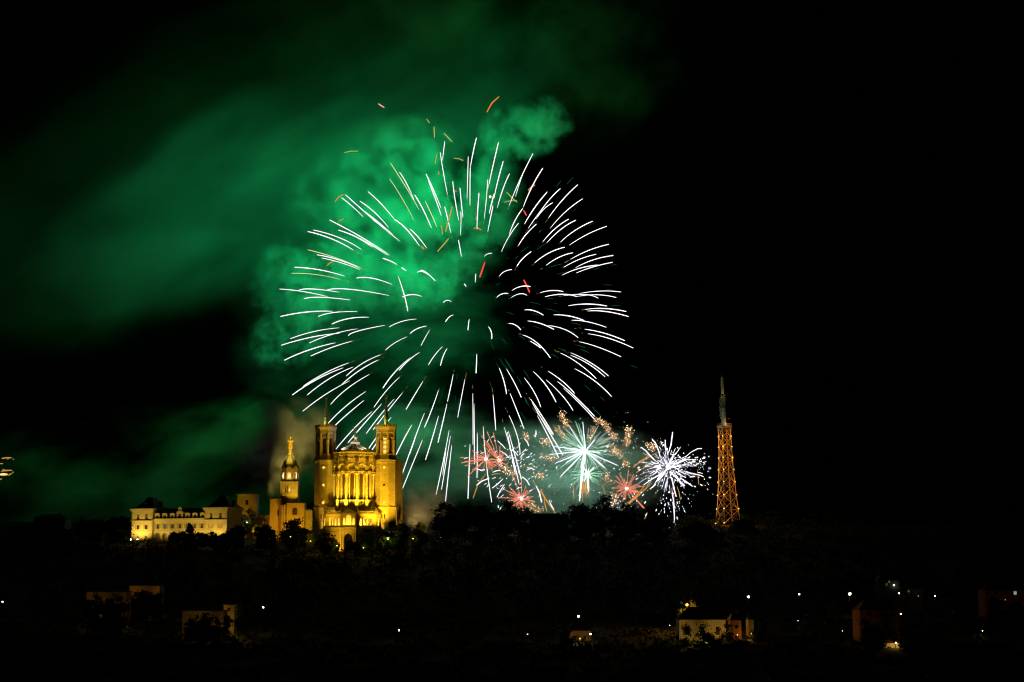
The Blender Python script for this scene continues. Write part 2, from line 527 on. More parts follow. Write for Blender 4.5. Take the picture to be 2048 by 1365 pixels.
def build_tower(u, w, lit, dark_eye):
    m = MB()
    z14, z27 = zb(1014), zb(927)
    stack8(m, [(5.25, -3), (5.25, zb(1042)), (5.05, zb(1041)), (5.05, zb(1017)), (5.25, zb(1016.5)), (5.3, zb(1014.5)), (4.75, zb(1012.5)), (4.68, z27),
               (4.8, z27 + 0.05), (4.85, zb(925.6)), (4.72, zb(925.4)), (4.72, zb(923.2)), (4.98, zb(923)), (5.05, zb(920.5)), (4.9, zb(919.5)), (4.1, zb(911)), (4.0, zb(908))])
    t = m.build("tower", M["stone"], basilica, (u, w, 0))
    # corbels under the shaft cornice
    m = MB()
    for k in range(8):
        a = R(45 * k)
        for j in range(9):
            s = -1.75 + j * 0.4375
            c = (4.78 * math.cos(a) - s * math.sin(a), 4.78 * math.sin(a) + s * math.cos(a), zb(924.3))
            m.box(c, (0.22, 0.2, 0.42), a)
    stack8(m, [(4.70, zb(924.9)), (4.80, zb(924.8)), (4.80, zb(924.0)), (4.70, zb(923.9))])
    m.build("corbel_table", M["trim"], t)
    # belfry stage: eight round headed openings
    m = MB()
    poly = oct_poly(3.85)
    for k in range(8):
        a, b = poly[k], poly[(k + 1) % 8]
        L = math.dist(a, b)
        m.arch_wall(a, b, zb(912), zb(866), [(L / 2, 0.78, zb(908), zb(880))], 0.55)
    bel = m.build("belfry", M["stone"], t)
    m = MB()
    for k in range(8):
        a = R(22.5 + 45 * k)
        x, y = 4.02 * OCT * math.cos(a), 4.02 * OCT * math.sin(a)
        m.tube([(x, y, zb(911)), (x, y, zb(909.5)), (x, y, zb(909)), (x, y, zb(886))], [0.62, 0.62, 0.42, 0.40], 10)
        m.tube([(x, y, zb(886)), (x, y, zb(884.5)), (x, y, zb(884)), (x, y, zb(881.5))], [0.42, 0.62, 0.5, 0.72], 10)
        m.tube([(x, y, zb(881.5)), (x, y, zb(866))], [0.5, 0.42], 8)
    m.build("corner_column", M["trim"], t)
    m = MB()
    for k in range(8):
        a = R(45 * k)
        c = Vector((3.93 * math.cos(a), 3.93 * math.sin(a), zb(880)))
        rt = (-math.sin(a), math.cos(a), 0)
        ring_tube(m, c, rt, 1.0, 0, 180, 0.16)
        ring_tube(m, c, rt, 1.32, 0, 180, 0.2)
    m.build("arch_moulding", M["trim"], t)
    m = MB()
    for k in range(8):
        a = R(45 * k)
        for j in range(13):
            z = zb(907) + (zb(873.5) - zb(907)) * (j + 0.5) / 13
            hw = 0.74 if j < 10 else 0.74 * (0.9, 0.7, 0.35)[j - 10]
            c = (3.45 * math.cos(a), 3.45 * math.sin(a), z)
            m.box(c, (0.12, hw * 2, 0.34), a)
        c = (3.2 * math.cos(a), 3.2 * math.sin(a), (zb(908) + zb(866)) / 2)
        if not (lit and k == 6):
            m.box(c, (0.1, 1.9, zb(868) - zb(908)), a)
    m.build("louvre", M["louvre"], t)
    if lit:
        m = MB(); m.box((0, -2.6, zb(892)), (1.5, 0.12, zb(872) - zb(908)))
        m.build("belfry_lamp", glow_mat("belfry_glow", (1.0, 0.62, 0.10), 2.6), t)
    # flaring crown with corbels and battlements
    m = MB()
    stack8(m, [(3.9, zb(867)), (4.15, zb(866.5)), (4.15, zb(862.5)), (4.42, zb(862)), (4.5, zb(860)), (4.4, zb(859.5)), (4.62, zb(858.5)), (4.85, zb(854.5)), (4.6, zb(854.4))])
    for k in range(8):
        a = R(45 * k)
        for j in range(4):
            s = -1.5 + j * 1.0
            c = (4.6 * math.cos(a) - s * math.sin(a), 4.6 * math.sin(a) + s * math.cos(a), zb(852.4))
            m.box(c, (0.5, 0.56, zb(850.2) - zb(854.6)), a)
        for j in range(8):
            s = -1.55 + j * 0.443
            c = (4.28 * math.cos(a) - s * math.sin(a), 4.28 * math.sin(a) + s * math.cos(a), zb(864.3))
            m.box(c, (0.3, 0.2, zb(862.6) - zb(866)), a)
    m.build("battlement", M["trim"], t)
    m = MB()
    m.lathe([(0.98, zb(855)), (0.98, zb(840)), (1.12, zb(839.6)), (1.1, zb(838.5)), (0.7, zb(838)), (0.72, zb(837)), (1.15, zb(835.5)), (1.15, zb(833.5)),
             (0.85, zb(832)), (0.95, zb(831)), (0.78, zb(822)), (0.54, zb(808)), (0.34, zb(797.5)), (0.5, zb(796.5)), (0.62, zb(795.2)), (0.2, zb(794.6)), (0.12, zb(792.6)), (0.12, zb(789.2)), (0.02, zb(788.6))], 8)
    m.box((0, 0, zb(791.3)), (1.7, 0.22, 0.26))
    for s in (-1, 1): m.box((s * 0.75, 0, zb(790.9)), (0.22, 0.2, 0.5))
    m.build("spire", M["copper"], t)
    # round windows up the front and the slits of the base
    for i, py in enumerate((936, 971, 1006)):
        m = MB()
        c = Vector((0, -4.72, zb(py)))
        m.tube([c + Vector((0.72 * math.cos(R(a)), 0, 0.72 * math.sin(R(a)))) for a in range(0, 361, 24)], 0.15, 6)
        f = m.build("oculus", M["trim"], t)
        m = MB()
        m.tube([c + Vector((0, 0.03, 0)), c + Vector((0, -0.03, 0))], 0.66, 16)
        m.build("pane", M["glass"] if (dark_eye and i == 1) else glow_mat("oculus_glow", (1.0, 0.74, 0.10), 1.15), f)
    for s in (-0.62, 0.62):
        m = MB()
        m.box((s - 0.2, -5.07, zb(1034)), (0.58, 0.1, zb(1029.5) - zb(1038.5)))
        m.build("slit_window", M["louvre"], t)
    return t


build_tower(-13.7, 0, False, False)
build_tower(14.1, 0, True, True)

# nave behind the towers
m = MB()
m.prism([(-17.8, 7), (18.2, 7), (18.2, 25), (-17.8, 25)], -2, zb(938))
m.prism([(-16.6, 7.1), (17.3, 7.1), (17.3, 24.8), (-16.6, 24.8)], zb(938), zb(914))
for k in range(3):
    m.box((18.3, 9.5 + 6 * k, zb(980)), (1.4, 1.6, zb(915) - zb(1045)))
m.build("nave", M["stone"], basilica)
m = MB()
m.add([(-16.6, 7.1, zb(914)), (17.3, 7.1, zb(914)), (17.3, 24.8, zb(914)), (-16.6, 24.8, zb(914)), (0.3, 12, zb(905)), (0.3, 24.8, zb(905))],
      [(0, 1, 4), (1, 2, 5, 4), (2, 3, 5), (3, 0, 4, 5)])
m.build("nave_roof", M["lead"], basilica)

# round apse
BAY = 28.0
def pol(r, deg):                     # deg from the front of the apse
    a = R(-90 + deg)
    return (r * math.cos(a), r * math.sin(a))
m = MB()
m.lathe([(9.3, -2), (9.3, zb(1004)), (9.45, zb(1003.5)), (9.45, zb(1001.5)), (8.5, zb(1001)), (8.4, zb(1000))], 64)
for k in range(-3, 4):
    a, b = pol(8.75, BAY * k - 14), pol(8.75, BAY * k + 14)
    L = math.dist(a, b)
    m.arch_wall(a, b, zb(1001), zb(926), [(L / 2, 0.86, zb(999.7), zb(952))], 0.8)
apse = m.build("apse", M["stone"], basilica)
for k in range(-3, 4):
    m = MB()
    x, y = pol(8.75 * math.cos(R(14)) - 0.5, BAY * k)
    m.box((x, y, (zb(1000) + zb(948)) / 2), (1.76, 0.1, zb(947.6) - zb(1000)), R(BAY * k))
    m.build("window", M["glass"], apse)
m = MB()
for k in range(-4, 4):
    m2 = MB()
    d = BAY * k + 14
    x, y = pol(9.55, d)
    a = R(d)
    m.box((x, y, (zb(1003) + zb(1030)) / 2), (1.5, 1.1, zb(1003) - zb(1030)), a)
    m.box((x, y, zb(1002)), (1.7, 1.3, 0.35), a)
    m.tube([(x, y, zb(1001.4)), (x, y, zb(999.6)), (x, y, zb(999)), (x, y, zb(975)), (x, y, zb(955))], [0.68, 0.66, 0.48, 0.46, 0.42], 12)
    m.tube([(x, y, zb(955)), (x, y, zb(954.4)), (x, y, zb(953.9)), (x, y, zb(950.8))], [0.44, 0.58, 0.46, 0.78], 12)
    m.box((x, y, zb(949.8)), (1.75, 1.7, 0.42), a)
    m.box((x, y, zb(947.6)), (1.35, 1.45, 0.62), a)
    m.box((x, y, zb(945.9)), (1.75, 1.75, 0.3), a)
    # half shafts on the wall beside every window
    for s in (-1, 1):
        xx, yy = pol(8.72, d + s * 6.6)
        m.tube([(xx, yy, zb(1000)), (xx, yy, zb(953))], 0.24, 8)
    # brackets and finials between the arches
    for s in (-1, 1):
        xx, yy = pol(10.05, d + s * 2.6)
        m2.box((xx, yy, zb(921.6)), (0.42, 0.9, 1.5), a)
        m2.box((xx, yy, zb(926)), (0.26, 0.5, 0.7), a)
    xx, yy = pol(10.1, d)
    m2.box((xx, yy, zb(930)), (0.95, 0.5, 2.2), a)
    m2.lathe([(0.3, zb(926.5)), (0.42, zb(924)), (0.12, zb(921)), (0.3, zb(920)), (0.05, zb(917.5))], 8, (xx, yy, 0))
    m.build("column", M["trim"], apse); m = MB()
    m2.build("bracket", M["dark_stone"], apse)
m = MB()
for k in range(-3, 4):
    a, b = pol(9.95, BAY * k - 14), pol(9.95, BAY * k + 14)
    L = math.dist(a, b)
    m.arch_wall(a, b, zb(945.4), zb(926), [(L / 2, 1.55, zb(945.3), zb(938.6))], 0.9, 12)
    x, y = pol(9.95 * math.cos(R(14)) + 0.04, BAY * k)
    rt = (math.cos(R(BAY * k)), math.sin(R(BAY * k)), 0)
    ring_tube(m, (x, y, zb(938.6)), rt, 1.72, 0, 180, 0.13, 14)
    ring_tube(m, (x, y, zb(938.6)), rt, 2.12, 8, 172, 0.2, 14)
    x, y = pol(8.75 * math.cos(R(14)) + 0.08, BAY * k)
    ring_tube(m, (x, y, zb(951)), rt, 1.0, 0, 180, 0.13, 10)
m.build("blind_arcade", M["trim"], apse)
m = MB()
m.lathe([(9.0, zb(926.2)), (9.75, zb(926)), (9.75, zb(920.6)), (9.9, zb(920.3)), (9.9, zb(919.2)), (9.35, zb(919)), (9.35, zb(913.8)), (9.95, zb(913.6)), (10.05, zb(912.4)),
         (9.7, zb(912.2)), (9.7, zb(908.6)), (10.1, zb(908.4)), (10.25, zb(906.2)), (10.1, zb(905.6)), (9.2, zb(905.2)), (9.2, zb(903.0))], 72)
for k in range(72):
    x, y = pol(9.6, 5.0 * k)
    m.box((x, y, zb(916.4)), (0.44, 0.6, zb(913.9) - zb(919)), R(5.0 * k))
    x, y = pol(9.85, 5.0 * k + 2.5)
    m.box((x, y, zb(910.4)), (0.42, 0.5, zb(908.7) - zb(912.2)), R(5.0 * k + 2.5))
m.build("cornice", M["trim"], apse)
m = MB()
for k in range(60):
    x, y = pol(9.95, 6.0 * k)
    m.box((x, y, zb(903.6)), (0.62, 0.3, zb(901.4) - zb(905.6)), R(6.0 * k))
m.lathe([(9.9, zb(905.6)), (9.98, zb(903.4)), (9.7, zb(903.4))], 60, cap=False)
m.build("roof_crest", M["dark_stone"], apse)
m = MB()
m.lathe([(9.5, zb(904.6)), (8.0, zb(901.5)), (5.0, zb(895.6)), (2.1, zb(889.6))], 20)
roof = m.build("apse_roof", M["lead"], basilica)
m = MB()
for k in range(20):
    m.tube([(*pol(9.0, 18 * k), zb(903.0)), (*pol(5.0, 18 * k), zb(895.2)), (*pol(2.2, 18 * k), zb(889.4))], 0.17, 6)
m.build("roof_rib", M["trim"], roof)
m = MB()
m.lathe([(2.35, zb(889.8)), (2.4, zb(888.9)), (1.95, zb(888.6)), (2.0, zb(885)), (2.15, zb(884.6)), (2.05, zb(883.6)), (0.6, zb(883.4)), (0.6, zb(881.5)), (1.0, zb(881)),
         (1.05, zb(879.6)), (0.6, zb(878.6)), (0.62, zb(877)), (1.05, zb(874.4)), (1.0, zb(873.4)), (0.5, zb(873.2)), (0.5, zb(871.9))], 16)
for k in range(12):
    a = R(30 * k)
    m.box((2.15 * math.cos(a), 2.15 * math.sin(a), zb(886.6)), (0.3, 0.45, 0.7), a)
m.build("lantern", M["trim"], roof)

# gallery round the foot of the apse and the crypt below it
zf, zt = zb(1056), zb(1031)
m = MB()
pts = [(-13.2, -6.8), (-11.3, -11), (-3.3, -14.2), (-3.3, -16.5), (3.3, -16.5), (3.3, -14.2), (11.3, -11), (13.2, -6.8)]
for i in range(7):
    a, b = pts[i], pts[i + 1]
    L = math.dist(a, b)
    if i in (1, 5):
        cs = (1.9, 3.4, 4.9, 6.4) if i == 5 else (L - 1.9, L - 3.4, L - 4.9, L - 6.4)
        h = [(c, 0.52, zb(1053.5), zb(1041.2)) for c in cs]
        m.arch_wall(a, b, zf, zt, h, 0.5)
    elif i == 3:
        m.arch_wall(a, b, zf, zb(1030), [(1.2, 0.52, zb(1052.5), zb(1041)), (3.3, 1.18, zb(1052.8), zb(1037.5)), (5.4, 0.52, zb(1052.5), zb(1041))], 0.6)
    elif i in (2, 4):
        m.arch_wall(a, b, zf, zb(1030), [], 0.5)
    else:
        m.arch_wall(a, b, zf, zt, [(L / 2, 0.6, zb(1053.5), zb(1041.2))], 0.5)
gal = m.build("gallery", M["stone"], basilica)
m = MB()
inner = [(9.0 * math.cos(R(a)), 9.0 * math.sin(R(a))) for a in (-40, -65, -90, -115, -140)]
m.prism(pts + [(9.0 * math.cos(R(a)), 9.0 * math.sin(R(a))) for a in (-45, -70, -90, -110, -135)], zf - 0.5, zf - 0.01)
m.build("gallery_floor", M["dark_stone"], gal)
m = MB()
big = [(-13.7, -6.6), (-11.6, -11.5), (-3.5, -14.7), (3.5, -14.7), (11.6, -11.5), (13.7, -6.6)]
m.prism(big + [(9.2 * math.cos(R(a)), 9.2 * math.sin(R(a))) for a in (-45, -70, -90, -110, -135)], zt + 0.01, zt + 0.45)
for s in (-1, 1):                      # pierced parapet and corner finials
    for j in range(16):
        k = j / 15
        m.box((s * (3.7 + 7.6 * k), -14.5 + 3.2 * k, zt + 0.85), (0.28, 0.22, 0.8))
    m.tube([(s * 3.6, -14.6, zt + 1.3), (s * 11.4, -11.4, zt + 1.3)], 0.16, 6)
    for x, y in ((3.7, -15.2), (11.6, -11.4)):
        m.lathe([(0.6, zt + 0.45), (0.6, zt + 1.4), (0.75, zt + 1.5), (0.4, zt + 1.9), (0.5, zt + 2.3), (0.05, zt + 3.0)], 8, (s * x, y, 0))
m.build("gallery_roof", M["dark_stone"], gal)
m = MB()
zg, za = zb(1030), zb(1020.8)
m.add([(-3.7, -16.9, zg), (3.7, -16.9, zg), (0, -16.9, za), (-3.7, -13.8, zg), (3.7, -13.8, zg), (0, -13.8, za)],
      [(0, 1, 2), (4, 3, 5), (0, 2, 5, 3), (1, 4, 5, 2), (0, 3, 4, 1)])
for s in (-1, 1):
    m.tube([(s * 3.9, -16.95, zg - 0.1), (0, -16.95, za + 0.12)], 0.22, 6)
    m.box((s * 1.0, -16.5, za + 0.1), (0.18, 0.18, 1.0))
m.build("porch_gable", M["dark_stone"], gal)
m = MB()
cp = [(-13.6, -6.6), (-11.6, -11.4), (-3.6, -14.6), (-3.6, -16.9), (3.6, -16.9), (3.6, -14.6), (11.6, -11.4), (13.6, -6.6)]
for i in range(7):
    a, b = cp[i], cp[i + 1]
    h = [(3.6, 1.75, 0.0, zb(1077))] if i == 3 else []
    m.arch_wall(a, b, -2, zf - 0.02, h, 1.6 if i == 3 else 0.6, 12)
m.box((0, -10.2, (zf - 2) / 2), (5.0, 0.4, zf + 1.4))
crypt = m.build("crypt", M["stone"], basilica)
m = MB()
for s in (-1, 1):
    for x, y in ((3.25, -17.1), (4.15, -15.0), (2.3, -17.05)):
        m.tube([(s * x, y, 0), (s * x, y, zb(1061))], 0.32, 8)
        m.box((s * x, y, zb(1060)), (0.85, 0.85, 0.5))
    m.tube([(s * 3.3, -17.02, zb(1071)), (0, -17.02, zb(1058.5))], 0.24, 6)
    m.tube([(s * 3.5, -14.75, zf - 0.3), (s * 11.7, -11.5, zf - 0.3)], 0.28, 6)
    m.tube([(s * 3.5, -14.75, zb(1066)), (s * 11.7, -11.5, zb(1066))], 0.14, 6)
m.tube([(-3.8, -17.0, zf - 0.3), (3.8, -17.0, zf - 0.3)], 0.28, 6)
ring_tube(m, (0, -16.95, zb(1077)), (1, 0, 0), 2.0, -5, 185, 0.2, 14)
m.build("portal_moulding", M["trim"], crypt)


# statue that crowns the apse: an angel with raised wings
def figure(mb, c, h, arms="chest", wide=1.0):
    """a robed standing figure of height h with its feet at c"""
    c = Vector(c)
    prof = [(0.155, 0.0), (0.165, 0.06), (0.14, 0.25), (0.125, 0.42), (0.11, 0.56), (0.115, 0.64), (0.135, 0.74), (0.13, 0.79), (0.06, 0.835), (0.045, 0.855)]
    n = 14
    vs, fs = [], []
    for r, z in prof:
        for k in range(n):
            t = 2 * math.pi * k / n
            fold = 1 + (0.10 * math.sin(5 * t) if z < 0.5 else 0)
            vs.append(c + Vector((r * wide * fold * math.cos(t) * h, r * 0.72 * fold * math.sin(t) * h, z * h)))
    for i in range(len(prof) - 1):
        for k in range(n):
            fs.append((i * n + k, i * n + (k + 1) % n, (i + 1) * n + (k + 1) % n, (i + 1) * n + k))
    fs.append(tuple(reversed(range(n))))
    mb.add(vs, fs)
    mb.lathe([(0.0, 0.845 * h), (0.05 * h, 0.865 * h), (0.062 * h, 0.905 * h), (0.058 * h, 0.95 * h), (0.03 * h, 0.985 * h), (0.0, 0.995 * h)], 12, c)
    for s in (-1, 1):
        sh = c + Vector((s * 0.125 * h * wide, 0, 0.765 * h))
        if arms == "chest":
            el = c + Vector((s * 0.19 * h * wide, -0.02 * h, 0.61 * h)); ha = c + Vector((s * 0.06 * h, -0.13 * h, 0.655 * h))
        elif arms == "open":
            el = c + Vector((s * 0.20 * h * wide, -0.03 * h, 0.64 * h)); ha = c + Vector((s * 0.24 * h * wide, -0.12 * h, 0.60 * h))
        else:
            el = c + Vector((s * 0.17 * h, -0.06 * h, 0.64 * h)); ha = c + Vector((s * 0.05 * h, -0.16 * h, 0.52 * h))
        mb.tube([sh, el, ha], [0.046 * h, 0.04 * h, 0.026 * h], 8)
        for f in range(5):
            mb.tube([ha, ha + Vector((-s * 0.012 * h + (f - 2) * 0.009 * h, -0.02 * h, 0.006 * h)), ha + Vector((-s * 0.03 * h + (f - 2) * 0.01 * h, -0.032 * h, -0.004 * h))], [0.008 * h, 0.007 * h, 0.005 * h], 5)


ang_base = Matrix.Rotation(R(-4.5), 4, 'Z') @ Vector((0, 0, 0))
angel = empty("angel_statue", (b0.x, b0.y, BZ + zb(872)), R(-4.5), "green bronze angel with two raised wings on the apse roof", "statue")
m = MB()
figure(m, (0, 0, 0), zb(854) - zb(872), "down", 0.9)
m.build("body", M["copper"], angel)
hA = zb(854) - zb(872)
for s in (-1, 1):
    m = MB()
    root = Vector((s * 0.25, 0.3, 0.74 * hA))
    outl = [root, root + Vector((s * 0.75, 0.1, 0.25)), root + Vector((s * 1.25, 0.1, 1.1)), root + Vector((s * 1.35, 0.05, 2.0)), root + Vector((s * 1.0, 0.08, 1.3)), root + Vector((s * 0.75, 0.1, 0.75)), root + Vector((s * 0.3, 0.1, 0.45))]
    k = len(outl)
    m.add([p + Vector((0, -0.07, 0)) for p in outl] + [p + Vector((0, 0.07, 0)) for p in outl],
          [tuple(range(k)), tuple(reversed(range(k, 2 * k)))] + [(i, k + i, k + (i + 1) % k, (i + 1) % k) for i in range(k)])
    m.build("wing", M["copper"], angel)


# ---------------------------------------------------------------- floodlights
def floodlight(loc, target, energy, color, spot, label, group, radius=0.4, blend=0.6, show=0.0):
    """a floodlight: yoke, housing and glass, and the lamp in it"""
    loc = Vector(loc); target = Vector(target)
    g = ground(loc.x, loc.y)
    t = empty("floodlight", loc, 0, label, "floodlight", group)
    d = (target - loc).normalized()
    m = MB()
    m.tube([(0, 0, -0.35), (0, 0, -0.9)], 0.08, 6)
    m.box((0, 0, -0.35), (0.7, 0.1, 0.1))
    for s in (-1, 1): m.box((s * 0.36, 0, -0.12), (0.05, 0.1, 0.5))
    m.build("yoke", M["black"], t)
    m = MB()
    m.tube([-d * 0.42, -d * 0.3, -d * 0.06], [0.16, 0.28, 0.33], 12)
    m.build("housing", M["black"], t)
    m = MB()
    m.tube([-d * 0.05, -d * 0.01], 0.3, 12)
    m.build("lens", glow_mat("floodlight_lens", color, 12.0), t)
    l = lamp("lamp", 'SPOT', d * 0.12, energy, color, radius, None, spot, blend)
    l.rotation_euler = d.to_track_quat('-Z', 'Y').to_euler()
    l.parent = t
    if show:
        m = MB()
        m.lathe([(0.0, -show), (show * 0.7, -show * 0.7), (show, 0), (show * 0.7, show * 0.7), (0.0, show)], 10, (0, -0.75, 0))
        m.build("bulb", glow_mat("bare_lamp", (1.0, 0.95, 0.8), 30.0), t)
    return t


BM = Matrix.Translation((b0.x, b0.y, BZ)) @ Matrix.Rotation(R(-4.5), 4, 'Z')
def BL(u, w, z): return BM @ Vector((u, w, z))

# basilica floodlights: two on posts before the towers, small ones at the foot of every apse column, lamps in the gallery
def mast_flood(u, w, h, target, energy, spot, label, color=YEL, group="floodlights before the basilica"):
    p = BL(u, w, 0)
    g = ground(p.x, p.y)
    p.z = g + h
    f = floodlight(p, target, energy, color, spot, label, group)
    m = MB(); m.tube([(0, 0, -0.9), (0, 0, -h)], [0.09, 0.14], 8)
    m.build("post", M["black"], f)
    return f


mast_flood(-15, -28, 6, BL(-13, -4, 37), 1.6e5, 64, "floodlight on a post at the left before the basilica, aimed at its left tower")
mast_flood(16, -28, 6, BL(13.2, -4, 37), 1.5e5, 64, "floodlight on a post at the right before the basilica, aimed at its right tower")
mast_flood(-4, -32, 6, BL(0, 0, 27), 1.1e4, 54, "floodlight on a post in front of the basilica portal, aimed at the apse")
for i, d in enumerate((-70, -42, -14, 14, 42, 70)):
    u, w = pol(13.2, d)
    tu, tw = pol(9.3, d)
    floodlight(BL(u, w, zb(1026)), BL(tu, tw, zb(956)), (14000, 19000, 30000, 19000, 19000, 17000)[i], (1.0, 0.58, 0.02), 70,
               ("small floodlight below the outermost left apse column", "small floodlight below the second apse column from the left tower", "small floodlight below the apse column left of the middle window",
                "small floodlight below the apse column right of the middle window", "small floodlight below the second apse column from the right tower", "small floodlight below the outermost right apse column")[i],
               "floodlights under the apse columns", 0.25, 0.8)


mast_flood(40, -4, 5, BL(18, 14, 26), 2.6e4, 70, "floodlight on a post at the right flank of the basilica")


def gallery_lamp(u, w, z, e, label):
    t = empty("gallery_lamp", BL(u, w, z), 0, label, "lamp", "lamps inside the gallery")
    m = MB(); m.lathe([(0.05, 0.5), (0.16, 0.42), (0.2, 0.1), (0.1, 0.0)], 8)
    m.build("lamp_shade", M["black"], t)
    m = MB(); m.lathe([(0.0, -0.14), (0.12, -0.06), (0.12, 0.02), (0.0, 0.08)], 8)
    m.build("bulb", glow_mat("gallery_bulb", (1.0, 0.7, 0.15), 6.0), t)
    l = lamp("light", 'POINT', (0, 0, -0.4), e, (1.0, 0.60, 0.05), 0.15); l.parent = t


gallery_lamp(0, -13.0, zb(1049), 2340, "yellow lamp behind the middle arch of the gallery")
gallery_lamp(5.6, -11.2, zb(1049), 2340, "yellow lamp in the right wing of the gallery beside the middle block")
gallery_lamp(9.6, -9.2, zb(1049), 1820, "yellow lamp at the outer end of the right gallery wing")
gallery_lamp(-5.6, -11.2, zb(1049), 2340, "yellow lamp in the left wing of the gallery beside the middle block")
gallery_lamp(-9.6, -9.2, zb(1049), 1560, "yellow lamp at the outer end of the left gallery wing")
p = BL(0, -19.5, 0)
mast_flood(-7.2, -22, 1.4, BL(-3, -15, 8), 5500, 90, "low floodlight at the foot of the crypt wall left of the portal")
floodlight(BL(5.2, -7.7, zb(901.5)), BL(0, 0, zb(886)), 3500, (1.0, 0.86, 0.5), 110, "white floodlight on the cornice right of the apse roof", None, 0.2)
floodlight(BL(-5.2, -7.7, zb(901.5)), BL(0, 0, zb(886)), 3500, (1.0, 0.86, 0.5), 110, "white floodlight on the cornice left of the apse roof", None, 0.2)
for u, nm in ((-13.7, "left"), (14.1, "right")):
    floodlight(BL(u - 2.6, -2.9, zb(852)), BL(u, 0, zb(822)), 2600, (1.0, 0.72, 0.16), 110, "small floodlight on the battlements of the %s basilica tower, shining up its spire" % nm, None, 0.15)


# ---------------------------------------------------------------- chapel with the gilded statue
YC = 935.0
CZ0 = 71.0
c0 = P(579.6, 1000, YC)
def zc(py): return P(579.6, py, YC).z - CZ0
KC = YC / FPX
chapel = empty("chapel", (c0.x, c0.y, CZ0), R(0), "old chapel with a square domed bell tower beside the basilica", "chapel")
m = MB()
hw = 17.4 * KC
m.prism(ngon(4, hw * math.sqrt(2), 45), -2, zc(987.8))
# the stage with three lit openings
m.prism([(-hw, -hw + 1.0), (hw, -hw + 1.0), (hw, hw), (-hw, hw)], zc(987.8), zc(974.2))
x0 = -8.9 * KC; x1 = 2.9 * KC
m.box(((-hw + x0) / 2, -hw + 0.5, (zc(974.2) + zc(987.8)) / 2), (x0 + hw, 1.0, zc(974.2) - zc(987.8)))
m.box(((hw + x1) / 2, -hw + 0.5, (zc(974.2) + zc(987.8)) / 2), (hw - x1, 1.0, zc(974.2) - zc(987.8)))
for k in (1 / 3, 2 / 3):
    m.box((x0 + (x1 - x0) * k, -hw + 0.5, (zc(974.2) + zc(987.8)) / 2), (0.28, 0.8, zc(974.2) - zc(987.8)))
m.prism(ngon(4, hw * math.sqrt(2), 45), zc(974.2), zc(966))
m.prism(ngon(4, (hw + 0.35) * math.sqrt(2), 45), zc(966), zc(964.4))
m.prism(ngon(4, (hw + 0.12) * math.sqrt(2), 45), zc(988.8), zc(988.2))
tw = m.build("bell_tower", M["stone"], chapel)
m = MB()
oh = 16.3 * KC
poly = oct_poly(oh)
for k in range(8):
    a, b = poly[k], poly[(k + 1) % 8]
    L = math.dist(a, b)
    m.arch_wall(a, b, zc(964.4), zc(940), [(L / 2, L * 0.27, zc(959.5), zc(949.2))], 0.6)
    ca, cb = Vector((*a, 0)), Vector((*b, 0))
    mid = (ca + cb) / 2
    out = mid.normalized() * 0.02
    m.add([ca + out + Vector((0, 0, zc(940))), cb + out + Vector((0, 0, zc(940))), mid + out + Vector((0, 0, zc(932.6))),
           ca * 0.82 + Vector((0, 0, zc(940))), cb * 0.82 + Vector((0, 0, zc(940))), mid * 0.82 + Vector((0, 0, zc(932.6)))],
          [(0, 1, 2), (5, 4, 3), (0, 2, 5, 3), (1, 4, 5, 2)])
    m.tube([ca * 1.02 + Vector((0, 0, zc(940.5))), mid * 1.02 + Vector((0, 0, zc(932.4))), cb * 1.02 + Vector((0, 0, zc(940.5)))], 0.16, 6)
m.build("lantern_stage", M["trim"], tw)
m = MB()
m.tube([(0, 0, zc(964)), (0, 0, zc(941))], [2.0, 2.0], 8)
m.build("bell_chamber", M["stone"], tw)
m = MB()
stack8(m, [(15.4 * KC, zc(940)), (15.0 * KC, zc(936)), (12.6 * KC, zc(927)), (9.2 * KC, zc(919)), (5.4 * KC, zc(912.6)), (5.0 * KC, zc(912))])
for k in range(8):
    a = R(22.5 + 45 * k)
    pts = [(r * KC * OCT * math.cos(a), r * KC * OCT * math.sin(a), zc(y)) for r, y in ((15.1, 936), (12.8, 927), (9.4, 919), (5.6, 912.6))]
    m.tube(pts, 0.2, 6)
    b = R(45 * k)
    m.lathe([(0.1, 0), (0.36, 0.3), (0.36, 0.7), (0.06, 1.1)], 6, (13.4 * KC * math.cos(b), 13.4 * KC * math.sin(b), zc(931)))
m.build("dome", M["dome"], tw)
m = MB()
m.lathe([(5.2 * KC, zc(912.8)), (5.4 * KC, zc(911)), (4.6 * KC, zc(910.6)), (4.7 * KC, zc(907)), (5.0 * KC, zc(906.4)), (3.6 * KC, zc(906)), (3.3 * KC, zc(899.4)), (3.7 * KC, zc(898.4)), (3.5 * KC, zc(897.8))], 12)
m.build("pedestal", M["panel"], tw)

